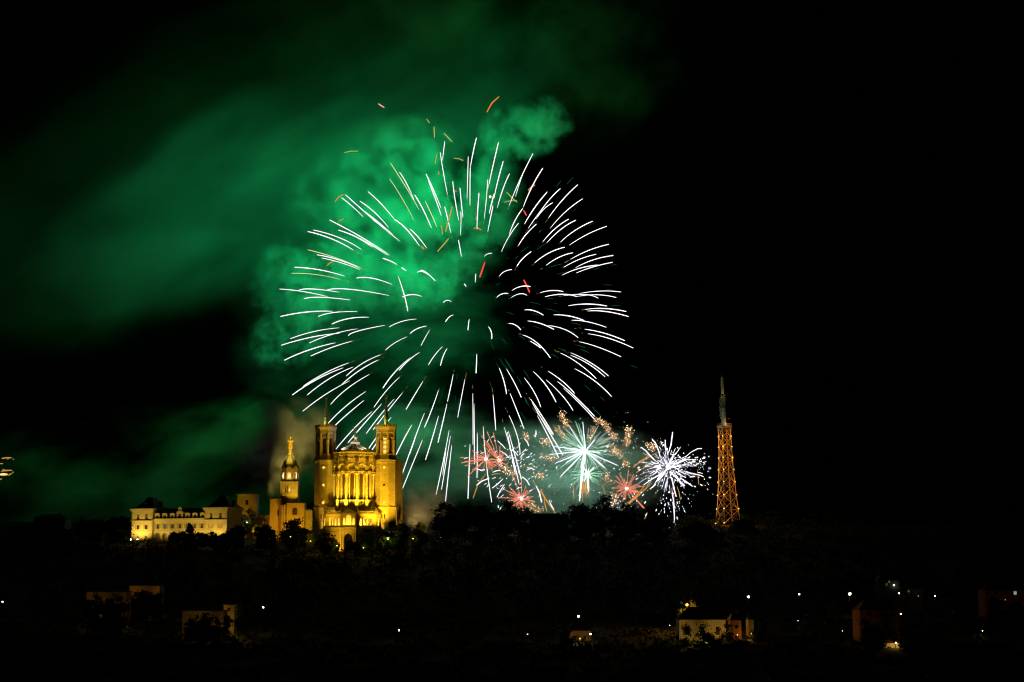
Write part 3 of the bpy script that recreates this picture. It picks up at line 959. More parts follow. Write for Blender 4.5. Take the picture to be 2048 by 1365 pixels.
def chapel_block(name, x0, x1, ytop, ybot, w0, w1, mat, roof_py, windows=()):
    """a wing of the chapel: (x0..x1, ytop..ybot) in photo pixels, w0..w1 its depth in metres from the bell tower"""
    a = (x0 - 579.6) * KC; b = (x1 - 579.6) * KC
    m = MB()
    m.arch_wall((a, w0), (b, w0), -3, zc(ytop), [((c - x0) * KC, h * KC, zc(s), zc(sp)) for c, h, s, sp in windows], 0.5)
    m.prism([(a + .01, w0 + 0.5), (b - .01, w0 + 0.5), (b - .01, w1), (a + .01, w1)], -3, zc(ytop))
    o = m.build(name, mat, chapel)
    m = MB()
    e = 0.4
    zt = zc(ytop) + 0.02
    mx, my = (a + b) / 2, (w0 + w1) / 2
    m.prism([(a - e, w0 - e), (b + e, w0 - e), (b + e, w1 + e), (a - e, w1 + e)], zt, zt + 0.2)
    rx = max(0.2, (b - a) / 2 - 3)
    zr = zc(roof_py)
    m.add([(a - e, w0 - e, zt + .2), (b + e, w0 - e, zt + .2), (b + e, w1 + e, zt + .2), (a - e, w1 + e, zt + .2), (mx - rx * .3, my, zr), (mx + rx * .3, my, zr)],
          [(0, 1, 5, 4), (1, 2, 5), (2, 3, 4, 5), (3, 0, 4)])
    m.build("roof", M["tile"], o)
    for c, h, s, sp in windows:
        m = MB()
        m.box(((c - 579.6) * KC, w0 + 0.42, (zc(s) + zc(sp)) / 2 + h * KC / 2), (2 * h * KC, 0.08, zc(sp) - zc(s) + h * KC))
        m.build("window", M["glass"], o)
    return o

side = chapel_block("side_building", 544.6, 566.2, 1000.6, 1052, -9.0, 4.0, M["render2"], 996.5, [(561.2, 1.6, 1033, 1022.8)])
chapel_block("choir", 579.6, 615.0, 1009.6, 1052, -13.0, -4.5, M["render2"], 1005, [(595.9, 5.0, 1032.5, 1023)])
m = MB()
m.lathe([(6.2 * KC, -3), (6.2 * KC, zc(1015.5)), (6.5 * KC, zc(1015)), (6.5 * KC, zc(1013.6)), (0.3, zc(1011.2))], 14, ((573.5 - 579.6) * KC, -11.0, 0))
for py in (1025.5, 1038):
    m.box(((573.3 - 579.6) * KC, -11.0 - 6.2 * KC, zc(py)), (0.5, 0.1, 0.6 if py < 1030 else 0.3))
m.build("stair_turret", M["render2"], chapel)
m = MB()
m.prism([((615.2 - 579.6) * KC, -9), ((629 - 579.6) * KC, -9), ((629 - 579.6) * KC, 0), ((615.2 - 579.6) * KC, 0)], -3, zc(1024))
for k in range(4): m.box(((617 + 3.2 * k - 579.6) * KC, -9.1, zc(1022.6)), (0.35, 0.4, 0.7))
m.build("link_wall", M["stone"], chapel)

virgin = empty("golden_statue", (c0.x, c0.y, CZ0 + zc(897.7)), 0, "gilded statue of a robed figure with hands before the chest on the chapel dome", "statue")
m = MB()
hv = zc(875.4) - zc(897.7)
figure(m, (0, 0, 0), hv, "chest", 1.5)
m.build("body", M["gold"], virgin)
m = MB()
m.lathe([(0.07 * hv, 0.955 * hv), (0.078 * hv, 0.975 * hv), (0.085 * hv, 1.01 * hv), (0.07 * hv, 1.0 * hv)], 10)
m.build("crown", M["gold"], virgin)

# its lights: on posts before it and inside the two lit stages
p = Vector((c0.x - 3, c0.y - 34, 0)); p.z = ground(p.x, p.y) + 5
def post_flood(px, py_, h, target, e, spot, label, color, group=None, radius=0.3):
    p = Vector((px, py_, ground(px, py_) + h))
    f = floodlight(p, target, e, color, spot, label, group, radius)
    m = MB(); m.tube([(0, 0, -0.9), (0, 0, -h)], [0.08, 0.12], 8)
    m.build("post", M["black"], f)
    return f
post_flood(c0.x + 9, c0.y - 30, 4, (c0.x, c0.y - 8, 86), 15000, 95, "floodlight on a short post in front of the chapel choir", (1.0, 0.53, 0.012))
post_flood(c0.x - 14, c0.y - 26, 3, (c0.x - 6.5, c0.y - 9, 82), 6500, 80, "floodlight at the left in front of the chapel side building", (1.0, 0.44, 0.01))
floodlight((c0.x + 4.5, c0.y - 12, CZ0 + zc(1005.5)), (c0.x, c0.y, CZ0 + zc(945)), 6500, (1.0, 0.58, 0.02), 80, "floodlight on the choir roof shining up the chapel bell tower", None, 0.2)
floodlight((c0.x, c0.y - 26, CZ0 + zc(998)), (c0.x, c0.y, CZ0 + zc(886)), 2.0e5, (1.0, 0.66, 0.06), 22, "narrow floodlight aimed at the golden statue", None, 0.2)
m = MB(); m.tube([(0, 0, -0.9), (0, 0, zc(998) * -1 - 2)], 0.1, 8); m.build("post", M["black"], bpy.data.objects["floodlight." + "%03d" % (len([o for o in bpy.data.objects if o.name.startswith("floodlight") and o.parent is None]) - 1)])
for nm, z, w, e in (("lantern_lamp", zc(953), -3.1, 260), ("lantern_lamp", zc(953), 3.1, 80), ("window_lamp", zc(981), -hw + 0.55, 60)):
    l = lamp(nm, 'POINT', (0, w, z), e, (1.0, 0.68, 0.28), 0.2); l.parent = tw
for s in (-1, 1):
    l = lamp("lantern_lamp", 'POINT', (s * 2.6, -1.9, zc(953)), 200, (1.0, 0.68, 0.28), 0.2); l.parent = tw

# ---------------------------------------------------------------- old square tower
YO = 945.0
KO = YO / FPX
o0 = P(496, 1040, YO)
OZ0 = ground(o0.x, o0.y) - 1
def zo(py): return P(496, py, YO).z - OZ0
oldt = empty("old_tower", (o0.x, o0.y, OZ0), 0, "plain square stone tower with a low tiled roof between the long palace and the chapel", "tower")
hw = 19.4 * KO
m = MB()
m.arch_wall((-hw, -hw), (hw, -hw), 0, zo(992), [(hw + (495.6 - 496) * KO, 3.0 * KO, zo(1011), zo(1004))], 0.6)
m.prism([(-hw + .01, -hw + 0.6), (hw - .01, -hw + 0.6), (hw - .01, hw), (-hw + .01, hw)], 0, zo(992))
m.prism(ngon(4, (hw + 0.14) * math.sqrt(2), 45), zo(1012.6), zo(1011.6))
m.prism(ngon(4, (hw + 0.3) * math.sqrt(2), 45), zo(992), zo(989.6))
m.tube([(-hw + 1.0, -hw - 0.08, 0), (-hw + 1.0, -hw - 0.08, zo(990))], 0.09, 6)
ot = m.build("masonry", M["stone"], oldt)
m = MB()
m.prism(ngon(4, (hw + 0.7) * math.sqrt(2), 45), zo(989.5), zo(985.8), 0.12)
m.build("roof", M["tile"], oldt)
m = MB()
m.box(((495.6 - 496) * KO, -hw + 0.5, zo(1006)), (6.0 * KO, 0.08, zo(999) - zo(1012)))
m.build("window", M["pane"], oldt)
m = MB()
for k, x in enumerate((-8.2, -3.4, 6.5, 10.6)):
    m.box((x, -hw - 2.5, zo(1046 + k % 2)), (3.4, 3.0, 7.0))
m.build("annexe", M["stone"], oldt)
post_flood(o0.x + 5, o0.y - 24, 2.2, (o0.x - 2.5, o0.y, OZ0 + zo(1004)), 5000, 38, "floodlight on the grass before the old square tower", (1.0, 0.48, 0.01))

# ---------------------------------------------------------------- long palace with two corner pavilions
YL = 885.0
LZ0 = 71.5
pL = P(265, 1080, 893.0); pR = P(455, 1080, 877.0)
ang = math.atan2(pR.y - pL.y, pR.x - pL.x)
LEN = math.hypot(pR.x - pL.x, pR.y - pL.y)
def xl(px): return (px - 265.0) / 190.0 * LEN
def zl(py): return P(360, py, YL).z - LZ0
palace = empty("palace", (pL.x, pL.y, LZ0), ang, "long cream palace with arcades, dormers and two steep roofed corner pavilions", "palace")
KL = LEN / 190.0
DEP = 13.0

def window_part(parent, x, zsill, ztop, half, y, frame=M["frame"], pane=M["pane"], round_top=False, shutters=False, mullion=True):
    """a window set just inside its opening: frame with bars, and the pane behind"""
    m = MB()
    zc_ = (zsill + ztop) / 2
    for s in (-1, 1): m.box((x + s * (half - 0.06), y, zc_), (0.07, 0.08, ztop - zsill))
    m.box((x, y, ztop - 0.06), (2 * half - 0.24, 0.08, 0.12)); m.box((x, y, zsill + 0.06), (2 * half - 0.24, 0.08, 0.12))
    if mullion:
        m.box((x, y, zc_), (0.05, 0.06, ztop - zsill - 0.24))
        for k in (0.6,): m.box((x, y + 0.001, zsill + (ztop - zsill) * k), (2 * half - 0.24, 0.05, 0.06))
    f = m.build("window", frame, parent)
    m = MB(); m.box((x, y + 0.1, zc_), (2 * half, 0.04, ztop - zsill)); m.build("pane", pane, f)
    if shutters:
        m = MB()
        for s in (-1, 1): m.box((x + s * (half * 1.62), y - 0.42, zc_), (half * 1.05, 0.07, ztop - zsill))
        m.build("shutter", M["shutter"], f)
    return f

lit_pane = glow_mat("lit_orange_pane", (1.0, 0.36, 0.06), 0.55)
blue_pane = glow_mat("lit_blue_pane", (0.25, 0.34, 0.42), 0.22)

def pavilion(xa, xb, lit):
    a, b = xl(xa), xl(xb)
    w = b - a
    c1, c2 = w * 0.29, w * 0.70
    m = MB()
    bot, top = -3.0, zl(1022.6)
    h = 2.55 * KL
    lev = [(1082, 1071.5), (1058.2, 1049.8), (1038.4, 1027.6)]
    z0 = bot
    for (s, t), z1 in zip(lev, (zl(1062), zl(1042.2), top)):
        m.arch_wall((a, -0.9), (b, -0.9), z0, z1, [(c1, h, zl(s), zl(t)), (c2, h, zl(s), zl(t))], 0.4, flat=True)
        z0 = z1
    m.prism([(a + 0.01, -0.3), (b - 0.01, -0.3), (b - 0.01, DEP), (a + 0.01, DEP)], bot, top)
    for py, d, hh in ((1061.6, 0.18, 0.25), (1041.4, 0.4, 0.4), (1040.2, 0.22, 0.3)):
        m.box(((a + b) / 2, -0.9 - d / 2 + 0.2, zl(py)), (w + 2 * d, d + 0.4, hh))
    k = 0
    for i in range(26):                      # quoins
        z = zl(1080) + i * 0.55
        if z > top - 0.4: break
        for e in (a, b):
            m.box((e + (0.35 if e == a else -0.35) * (1 if i % 2 else 0.75), -0.93, z), (0.9 if i % 2 else 0.6, 0.12, 0.4))
    pv = m.build("pavilion", M["render"], palace)
    m = MB()
    for py, d, hh in ((1022.2, 0.25, 0.35), (1019.8, 0.55, 0.8), (1017.4, 0.9, 0.35)):
        m.prism([(a - d, -0.9 - d), (b + d, -0.9 - d), (b + d, DEP + d), (a - d, DEP + d)], zl(py) - hh / 2, zl(py) + hh / 2)
    m.build("cornice", M["render"], pv)
    m = MB()
    cx, cy_ = (a + b) / 2 + 0.4, DEP / 2
    z0, z1, z2 = zl(1016.4), zl(1003), zl(993)
    def ring(kx, ky, z): return [(cx - kx, cy_ - ky, z), (cx + kx, cy_ - ky, z), (cx + kx, cy_ + ky, z), (cx - kx, cy_ + ky, z)]
    v = ring(w / 2 + 0.3, DEP / 2 + 0.9, z0) + ring(w * 0.42, DEP * 0.44, zl(1012.5)) + ring(w * 0.31, DEP * 0.32, zl(1006.5)) + ring(w * 0.19, DEP * 0.2, zl(999)) + ring(w * 0.12, DEP * 0.13, z2)
    m.add(v, [(4 * q + e, 4 * q + (e + 1) % 4, 4 * q + 4 + (e + 1) % 4, 4 * q + 4 + e) for q in range(4) for e in range(4)] + [(16, 17, 18, 19)])
    rf = m.build("roof", M["slate"], pv)
    m = MB()
    dx, dy = cx - 0.2, -0.4
    zd = zl(1012.3)
    m.box((dx, dy + 1.2, zd + 0.4), (1.7, 2.4, 1.5))
    m.add([(dx - 1.15, dy - 0.15, zd + 1.15), (dx + 1.15, dy - 0.15, zd + 1.15), (dx, dy - 0.15, zd + 2.0), (dx - 1.15, dy + 2.4, zd + 1.15), (dx + 1.15, dy + 2.4, zd + 1.15), (dx, dy + 2.4, zd + 2.0)],
          [(0, 1, 2), (4, 3, 5), (0, 2, 5, 3), (1, 4, 5, 2), (0, 3, 4, 1)])
    dm = m.build("dormer", M["render"], rf)
    m = MB(); m.box((dx, dy - 0.03, zd + 0.45), (0.9, 0.08, 1.0)); m.build("pane", M["pane"], rf)
    m = MB()
    for ex in ((b - 0.4,) if xa < 300 else (a + 1.6, b - 0.9)):
        m.box((ex, DEP * 0.55, zl(1010)), (1.3, 1.0, zl(1002) - zl(1018)))
        m.box((ex, DEP * 0.55, zl(1001.6)), (1.55, 1.25, 0.3))
    m.build("chimney", M["dark_stone"], rf)
    for i, (s, t) in enumerate(lev):
        for j, c in enumerate((c1, c2)):
            pn = M["pane"]
            if i == 1 and lit: pn = lit_pane
            fr = window_part(pv, a + c, zl(s), zl(t), h, -0.55, pane=pn, shutters=(i == 1), frame=M["tile"] if (i == 1 and not lit) else M["frame"])
    return pv

pavilion(265, 306.5, False)
pavilion(411, 455, True)
a, b = xl(306.5), xl(411)
m = MB()
arches = [311.5 + 14.7 * k for k in range(7)]
m.arch_wall((a, 0), (b, 0), -3, zl(1062), [((px - 306.5) * KL + 0.9, 5.4 * KL, -2.9, zl(1072)) for px in arches], 0.7, 12)
m.arch_wall((a, 0), (b, 0), zl(1062), zl(1041.5), [((px - 306.5) * KL + 1.0, 2.7 * KL, zl(1057.6), zl(1047.8)) for px in arches], 0.4, flat=True)
m.prism([(a + 0.01, 3.2), (b - 0.01, 3.2), (b - 0.01, DEP), (a + 0.01, DEP)], -3, zl(1062))
m.prism([(a + 0.01, 0.41), (b - 0.01, 0.41), (b - 0.01, DEP), (a + 0.01, DEP)], zl(1062) + 0.01, zl(1041.5))
m.box(((a + b) / 2, -0.1, zl(1061.6)), (b - a, 0.4, 0.25))
m.box(((a + b) / 2, -0.2, zl(1039.6)), (b - a, 0.6, zl(1037.6) - zl(1041.4)))
m.box(((a + b) / 2, -0.35, zl(1037.9)), (b - a, 0.9, 0.3))
mid = m.build("middle_range", M["render"], palace)
for i, px in enumerate(arches):
    window_part(mid, a + (px - 306.5) * KL + 1.0, zl(1057.6), zl(1047.8), 2.7 * KL, 0.3, pane=blue_pane if i == 1 else M["pane"], shutters=True)
m = MB()
z0, z1 = zl(1037.4), zl(1015.5)
m.add([(a, -0.3, z0), (b, -0.3, z0), (b, DEP, z0), (a, DEP, z0), (a, 1.6, zl(1025)), (b, 1.6, zl(1025)), (b, DEP - 1.6, zl(1025)), (a, DEP - 1.6, zl(1025)), (a, DEP / 2, z1), (b, DEP / 2, z1)],
      [(0, 1, 5, 4), (4, 5, 9, 8), (6, 7, 8, 9), (2, 3, 7, 6), (0, 4, 8, 7, 3), (1, 2, 6, 9, 5)])
mr = m.build("roof", M["slate"], mid)
for i, px in enumerate([314.4, 329.4, 344.6, 359.8, 375, 390, 405]):
    big = (i == 3)
    x = xl(px)
    hw_ = (4.6 if not big else 6.2) * KL
    zt_ = zl(1028.6 if not big else 1026)
    m = MB()
    m.arch_wall((x - hw_, -0.25), (x + hw_, -0.25), zl(1037.6), zt_, [(hw_, hw_ * 0.56, zl(1037.5), zt_ - 0.35 - hw_ * 0.0)], 2.2, flat=True)
    n = 10                                   # segmental pediment
    prof = [(x + hw_ * 1.12 * math.cos(math.pi * k / n), zt_ + (0.55 if not big else 0.9) * math.sin(math.pi * k / n)) for k in range(n + 1)]
    m.add([(q[0], -0.4, q[1]) for q in prof] + [(q[0], 2.0, q[1]) for q in prof], [tuple(reversed(range(n + 1))), tuple(range(n + 1, 2 * n + 2))] + [(k, k + 1, n + 2 + k, n + 1 + k) for k in range(n)] + [(n, 0, n + 1, 2 * n + 1)])
    if big:
        z3 = zl(1023.2)
        m.arch_wall((x - 3.2 * KL, -0.2), (x + 3.2 * KL, -0.2), z3 - 0.4, zl(1017), [(3.2 * KL, 0.32, z3 - 0.3, zl(1019.4))], 0.5)
        m.add([(x - 3.8 * KL, -0.25, zl(1017)), (x + 3.8 * KL, -0.25, zl(1017)), (x, -0.25, zl(1013.4)), (x - 3.8 * KL, 0.4, zl(1017)), (x + 3.8 * KL, 0.4, zl(1017)), (x, 0.4, zl(1013.4))],
              [(0, 1, 2), (4, 3, 5), (0, 2, 5, 3), (1, 4, 5, 2), (0, 3, 4, 1)])
    d = m.build("dormer", M["render"], mr)
    window_part(mr, x, zl(1037.3), zt_ - 0.4, hw_ * 0.54, 0.0)
WARM = (1.0, 0.64, 0.08)
LM = Matrix.Translation((pL.x, pL.y, LZ0)) @ Matrix.Rotation(ang, 4, 'Z')
for px, e, lab in ((278.5, 4200, "bright floodlight at the foot of the left pavilion of the palace, under its left windows"),
                   (292, 4200, "bright floodlight at the foot of the left pavilion of the palace, under its right windows"),
                   (440, 4200, "floodlight at the foot of the right pavilion of the palace"), (330, 3200, "floodlight before the left arches of the palace"), (375, 2600, "floodlight behind the conifer before the palace arches"), (405, 3000, "floodlight before the palace beside its right pavilion")):
    q = LM @ Vector((xl(px), -7.0, zl(1079.5)))
    q.z = max(q.z, ground(q.x, q.y) + 0.9)
    floodlight(q, LM @ Vector((xl(px), 0, zl(1036))), e, WARM, 120, lab, "floodlights before the palace", 0.3, 0.8, 0.21 if px < 300 else 0)

# low shelter with a neon strip between the palace and the old tower
q = P(465, 1052, 905)
shel = empty("shelter", (q.x, q.y, ground(q.x, q.y)), R(-4), "small flat roofed shelter with a white neon strip right of the palace", "shelter")
m = MB(); zr = q.z - shel.location.z
kS = 905 / FPX
for x in (-9.4, 9.0): m.box((x * kS, 0, zr / 2 - 0.1), (0.3, 0.3, zr + 0.2))
m.box((0, 1.6, zr / 2 - 0.3), (19 * kS, 0.2, zr))
m.build("wall", M["render"], shel)
m = MB(); m.box((0, 0.6, zr + 0.25), (22 * kS, 3.0, 0.3)); m.build("roof", M["lead"], shel)
m = MB(); m.box((0, -1.0, zr + 0.3), (21.4 * kS, 0.12, 0.55))
m.build("neon_strip", glow_mat("pinkish_neon", (1.0, 0.80, 0.92), 2.6), shel)
l = lamp("strip_lamp", 'POINT', (0, -0.6, zr - 0.4), 60, (1.0, 0.8, 0.9), 0.3); l.parent = shel

# ---------------------------------------------------------------- lattice tower
YT = 1100.0
KT = YT / FPX
t0 = P(1456.5, 1046, YT)
TZ0 = ground(t0.x, t0.y)
def zt_(py): return P(1456, py, YT).z - TZ0
met = empty("lattice_tower", (t0.x, t0.y, TZ0), R(20), "tall tapering steel lattice tower lit orange with antennas on top", "tower")
ztop = zt_(856)
SHEAR = Vector((-9.0 * KT * math.cos(R(20)), 9.0 * KT * math.sin(R(20)), 0)) / ztop * 0.55
def tower_half(z):
    k = z / ztop
    return 2.45 + 2.6 * (1 - k) ** 1.9
def tp(ix, iy, z):
    h = tower_half(z)
    return Vector((ix * h, iy * h, z)) + SHEAR * z
C4 = [(-1, -1), (1, -1), (1, 1), (-1, 1)]
lev = [0.0]
zz = 0.0
NL = 8
tot = sum(1.0 - 0.045 * k for k in range(NL))
for k in range(NL):
    zz += ztop * (1.0 - 0.045 * k) / tot
    lev.append(zz)
for ix, iy in C4:
    m = MB()
    m.tube([tp(ix, iy, -2)] + [tp(ix, iy, z) for z in lev], 0.26, 4)
    m.build("leg", M["steel"], met)
for f in range(4):
    a, b = C4[f], C4[(f + 1) % 4]
    m = MB()
    for z0, z1 in zip(lev, lev[1:]):
        p00, p10, p01, p11 = tp(*a, z0), tp(*b, z0), tp(*a, z1), tp(*b, z1)
        rr = 0.16 if f in (0, 3) else 0.1
        m.tube([p00, p11], rr, 4); m.tube([p10, p01], rr, 4)
        m.tube([p01, p11], 0.05, 4)
    m.build("bracing", M["steel"], met)
m = MB()
top = SHEAR * ztop
def sq(h): return [(top.x + s[0] * h, top.y + s[1] * h) for s in C4]
m.prism(sq(2.7), ztop, ztop + 0.6)
m.prism(sq(3.2), ztop + 0.6, ztop + 1.2)
for s in range(4):
    p1, p2 = Vector((*sq(3.1)[s], ztop + 2.2)), Vector((*sq(3.1)[(s + 1) % 4], ztop + 2.2))
    m.tube([p1, p2], 0.07, 4)
    for k in range(5):
        q = p1.lerp(p2, k / 4); m.tube([q, q - Vector((0, 0, 1.1))], 0.06, 4)
    # struts that widen to the platform
    m.tube([tp(*C4[s], ztop - 3.5), Vector((*sq(3.1)[s], ztop + 0.5))], 0.12, 4)
m.build("platform", M["steel"], met)
m = MB()
cx, cy_ = top.x - 0.6, top.y - 0.6
c3 = (cx, cy_, 0)
zA, zB, zC = zt_(840), zt_(828), zt_(818)
m.lathe([(1.25, ztop + 1.2), (1.25, zt_(833.8)), (1.15, zt_(833.6)), (1.15, zt_(828)), (1.42, zt_(827.6)), (1.42, zt_(825.4)), (1.0, zt_(825)), (1.0, zt_(821.6)), (1.15, zt_(821.2)), (1.15, zt_(819)), (0.7, zt_(818.2)), (0.4, zt_(817))], 14, c3)
m.build("antenna_cabin", M["panel"], met)
m = MB()
mx, my = top.x - 0.9, top.y + 0.3
for s in C4:
    m.tube([(mx + s[0] * 0.55, my + s[1] * 0.55, ztop + 1), (mx + s[0] * 0.45, my + s[1] * 0.45, zt_(792))], 0.09, 4)
for k in range(9):
    z0 = ztop + 1 + (zt_(792) - ztop - 1) * k / 9; z1 = ztop + 1 + (zt_(792) - ztop - 1) * (k + 1) / 9
    for s in range(4):
        a, b = C4[s], C4[(s + 1) % 4]
        m.tube([(mx + a[0] * 0.5, my + a[1] * 0.5, z0), (mx + b[0] * 0.5, my + b[1] * 0.5, z1)], 0.06, 4)
m.build("mast", M["steel"], met)
m = MB()
m.box((mx + 0.25, my, (zt_(755) + zt_(788)) / 2), (1.0, 0.9, zt_(755) - zt_(788)))
for k in range(5): m.box((mx + 0.25, my - 0.5, zt_(760 + 5.5 * k)), (0.7, 0.12, 0.9))
m.tube([(mx - 0.9, my - 0.3, zt_(757)), (mx - 0.7, my - 0.3, zt_(792))], 0.13, 6)
m.tube([(mx, my, zt_(755)), (mx, my, zt_(746))], [0.07, 0.03], 6)
m.build("panel_antenna", M["panel"], met)
m = MB()
for k, py in enumerate((791.5, 797.5, 801.8, 808)):
    m.lathe([(0.2, 0), (0.62, 0.12), (0.62, 0.3), (0.2, 0.42)], 10, (mx + 1.0, my - 0.7, zt_(py)))
for k in range(7):
    for s in (-1, 1):
        m.tube([(mx, my, zt_(796 + 4 * k)), (mx + s * 1.5, my - 0.5 + (k % 3) * 0.4, zt_(796 + 4 * k))], 0.05, 4)
        m.box((mx + s * 1.5, my - 0.5 + (k % 3) * 0.4, zt_(796 + 4 * k)), (0.14, 0.5, 0.8))
for k in range(5):
    m.box((mx - 1.4 - (k % 2) * 0.4, my - 0.8, zt_(818 + 4.6 * k)), (0.6, 0.35, 0.9))
m.lathe([(0.0, 0), (0.5, 0.15), (0.55, 0.6), (0, 0.75)], 10, (mx + 3.6, my - 1.0, zt_(839)))
m.tube([(cx, cy_, zt_(838)), (mx + 3.6, my - 1.0, zt_(838))], 0.07, 4)
m.build("dish_antenna", M["panel"], met)
amber = glow_mat("amber_lamp", (1.0, 0.62, 0.10), 6.0)
ORA = (1.0, 0.30, 0.01)
m = MB()
k = 0
for i in range(NL):
    zm = (lev[i] + lev[i + 1]) / 2
    for f, (dx, dy) in enumerate(((0, -1), (-1, 0))):          # the two faces towards the city
        h = tower_half(zm) + 1.7
        pos = Vector((dx * h + (0.3 * h if f == 0 else 0) * (1 if i % 2 else -1), dy * h, lev[i] + 0.6)) + SHEAR * zm
        l = lamp("projector", 'POINT', pos, 850, ORA, 0.12); l.parent = met
    for s in C4[:2]:
        q = tp(*s, lev[i]) + Vector((s[0] * 0.2, s[1] * 0.35, 0.3))
        m.lathe([(0, 0), (0.22, 0.15), (0.22, 0.35), (0, 0.5)], 6, q)
    q = tp(-1, 1, lev[i]) + Vector((-0.35, 0.1, 0.3))
    m.lathe([(0, 0), (0.2, 0.15), (0.2, 0.35), (0, 0.5)], 6, q)
m.build("projector_lamp", amber, met)
l = lamp("cabin_lamp", 'POINT', (cx + 0.5, cy_ - 3.2, ztop + 2.2), 300, (1.0, 0.62, 0.30), 0.1); l.parent = met
l = lamp("mast_lamp", 'POINT', (mx + 1.0, my - 2.8, zt_(790)), 320, (1.0, 0.6, 0.12), 0.1); l.parent = met

# a searchlight beam in the smoke, and a lamp added for the low smoke
def searchlight(px, py, Y, target, e, spot, color, label):
    q = P(px, py, Y)
    g = ground(q.x, q.y)
    q.z = max(q.z, g + 1.2)
    f = floodlight(q, target, e, color, spot, label, None, 0.3, 1.0)
    m = MB(); m.tube([(0, 0, -0.9), (0, 0, g - q.z - 0.2)], [0.14, 0.2], 8)
    m.build("post", M["black"], f)
searchlight(528, 1046, 998, P(600, 885, 1006), 2.6e5, 40, (1.0, 0.80, 0.16), "searchlight between the old square tower and the chapel, shining up into the smoke")
searchlight(818, 1062, 955, P(848, 1010, 975), 3.0e4, 70, (1.0, 0.66, 0.18), "floodlight added behind the round tree right of the basilica to light the low smoke")

# ---------------------------------------------------------------- trees
def crown_mesh(rng, radii, n_clump, n_leaf, size, conic=0.0):
    """leaf sprays gathered in clumps through an uneven crown"""
    mb = MB()
    rx, ry, rz = radii
    clumps = []
    for k in range(n_clump):
        while True:
            p = Vector((rng.uniform(-1, 1), rng.uniform(-1, 1), rng.uniform(-1, 1)))
            if 0.25 < p.length < 1: break
        p *= 0.9
        if conic:
            f = 1 - conic * (p.z + 1) / 2
            p.x *= f; p.y *= f
        clumps.append((Vector((p.x * rx, p.y * ry, p.z * rz)), rng.uniform(0.16, 0.34) * (rx + rz) / 2 * (1 - 0.45 * conic)))
    vs, fs = [], []
    for c, r in clumps:
        for j in range(n_leaf):
            d = Vector((rng.gauss(0, 1), rng.gauss(0, 1), rng.gauss(0, 0.8))) * (r * 0.55)
            q = c + d
            a = Vector((rng.gauss(0, 1), rng.gauss(0, 1), rng.gauss(0, 1))).normalized()
            b = a.orthogonal().normalized()
            s = size * rng.uniform(0.6, 1.4)
            n = len(vs)
            vs += [q - a * s, q + b * s * 0.5, q + a * s, q - b * s * 0.5]
            fs.append((n, n + 1, n + 2, n + 3))
    mb.v = vs; mb.f = fs
    return mb, clumps


def tree(name, label, px, ptop, pbase, Y, wpx, mat, seed, cat="tree", group=None, trunk=0.28, n=26, nl=58, conic=0.0, size=None):
    """a tree whose crown spans wpx pixels across and ptop..pbase down, standing on the ground"""
    rng = random.Random(seed)
    k = Y / FPX
    t = P(px, ptop, Y); b = P(px, pbase, Y)
    gz = ground(b.x, b.y)
    base = min(gz, b.z)
    H = t.z - base
    hc = H * (1 - trunk)
    o = empty(name, (b.x, b.y, base), rng.uniform(0, 6.28), label, cat, group)
    rad = (wpx * k / 2, wpx * k / 2, hc / 2)
    cz = H - hc / 2
    mb, clumps = crown_mesh(rng, rad, n, nl, size or max(0.28, min(0.6, wpx * k * 0.055)), conic)
    mb.v = [v + Vector((0, 0, cz)) for v in mb.v]
    mb.build("crown", mat, o)
    m = MB()
    tr = max(0.12, H * 0.022)
    zf = H - hc * (0.45 if not conic else 0.1)
    m.tube([(0, 0, -0.5), (0.05, 0.03, (zf) * 0.5), (0, 0.05, zf)], [tr * 1.3, tr, tr * 0.55], 8)
    for c, r in clumps[::3]:
        z = rng.uniform(0.45, 0.95) * zf
        m.tube([(0, 0, z), (c.x * 0.5, c.y * 0.5, (z + cz + c.z) / 2), (c.x, c.y, c.z + cz)], [tr * 0.5, tr * 0.3, tr * 0.1], 5)
    m.build("trunk", M["bark"], o)
    return o


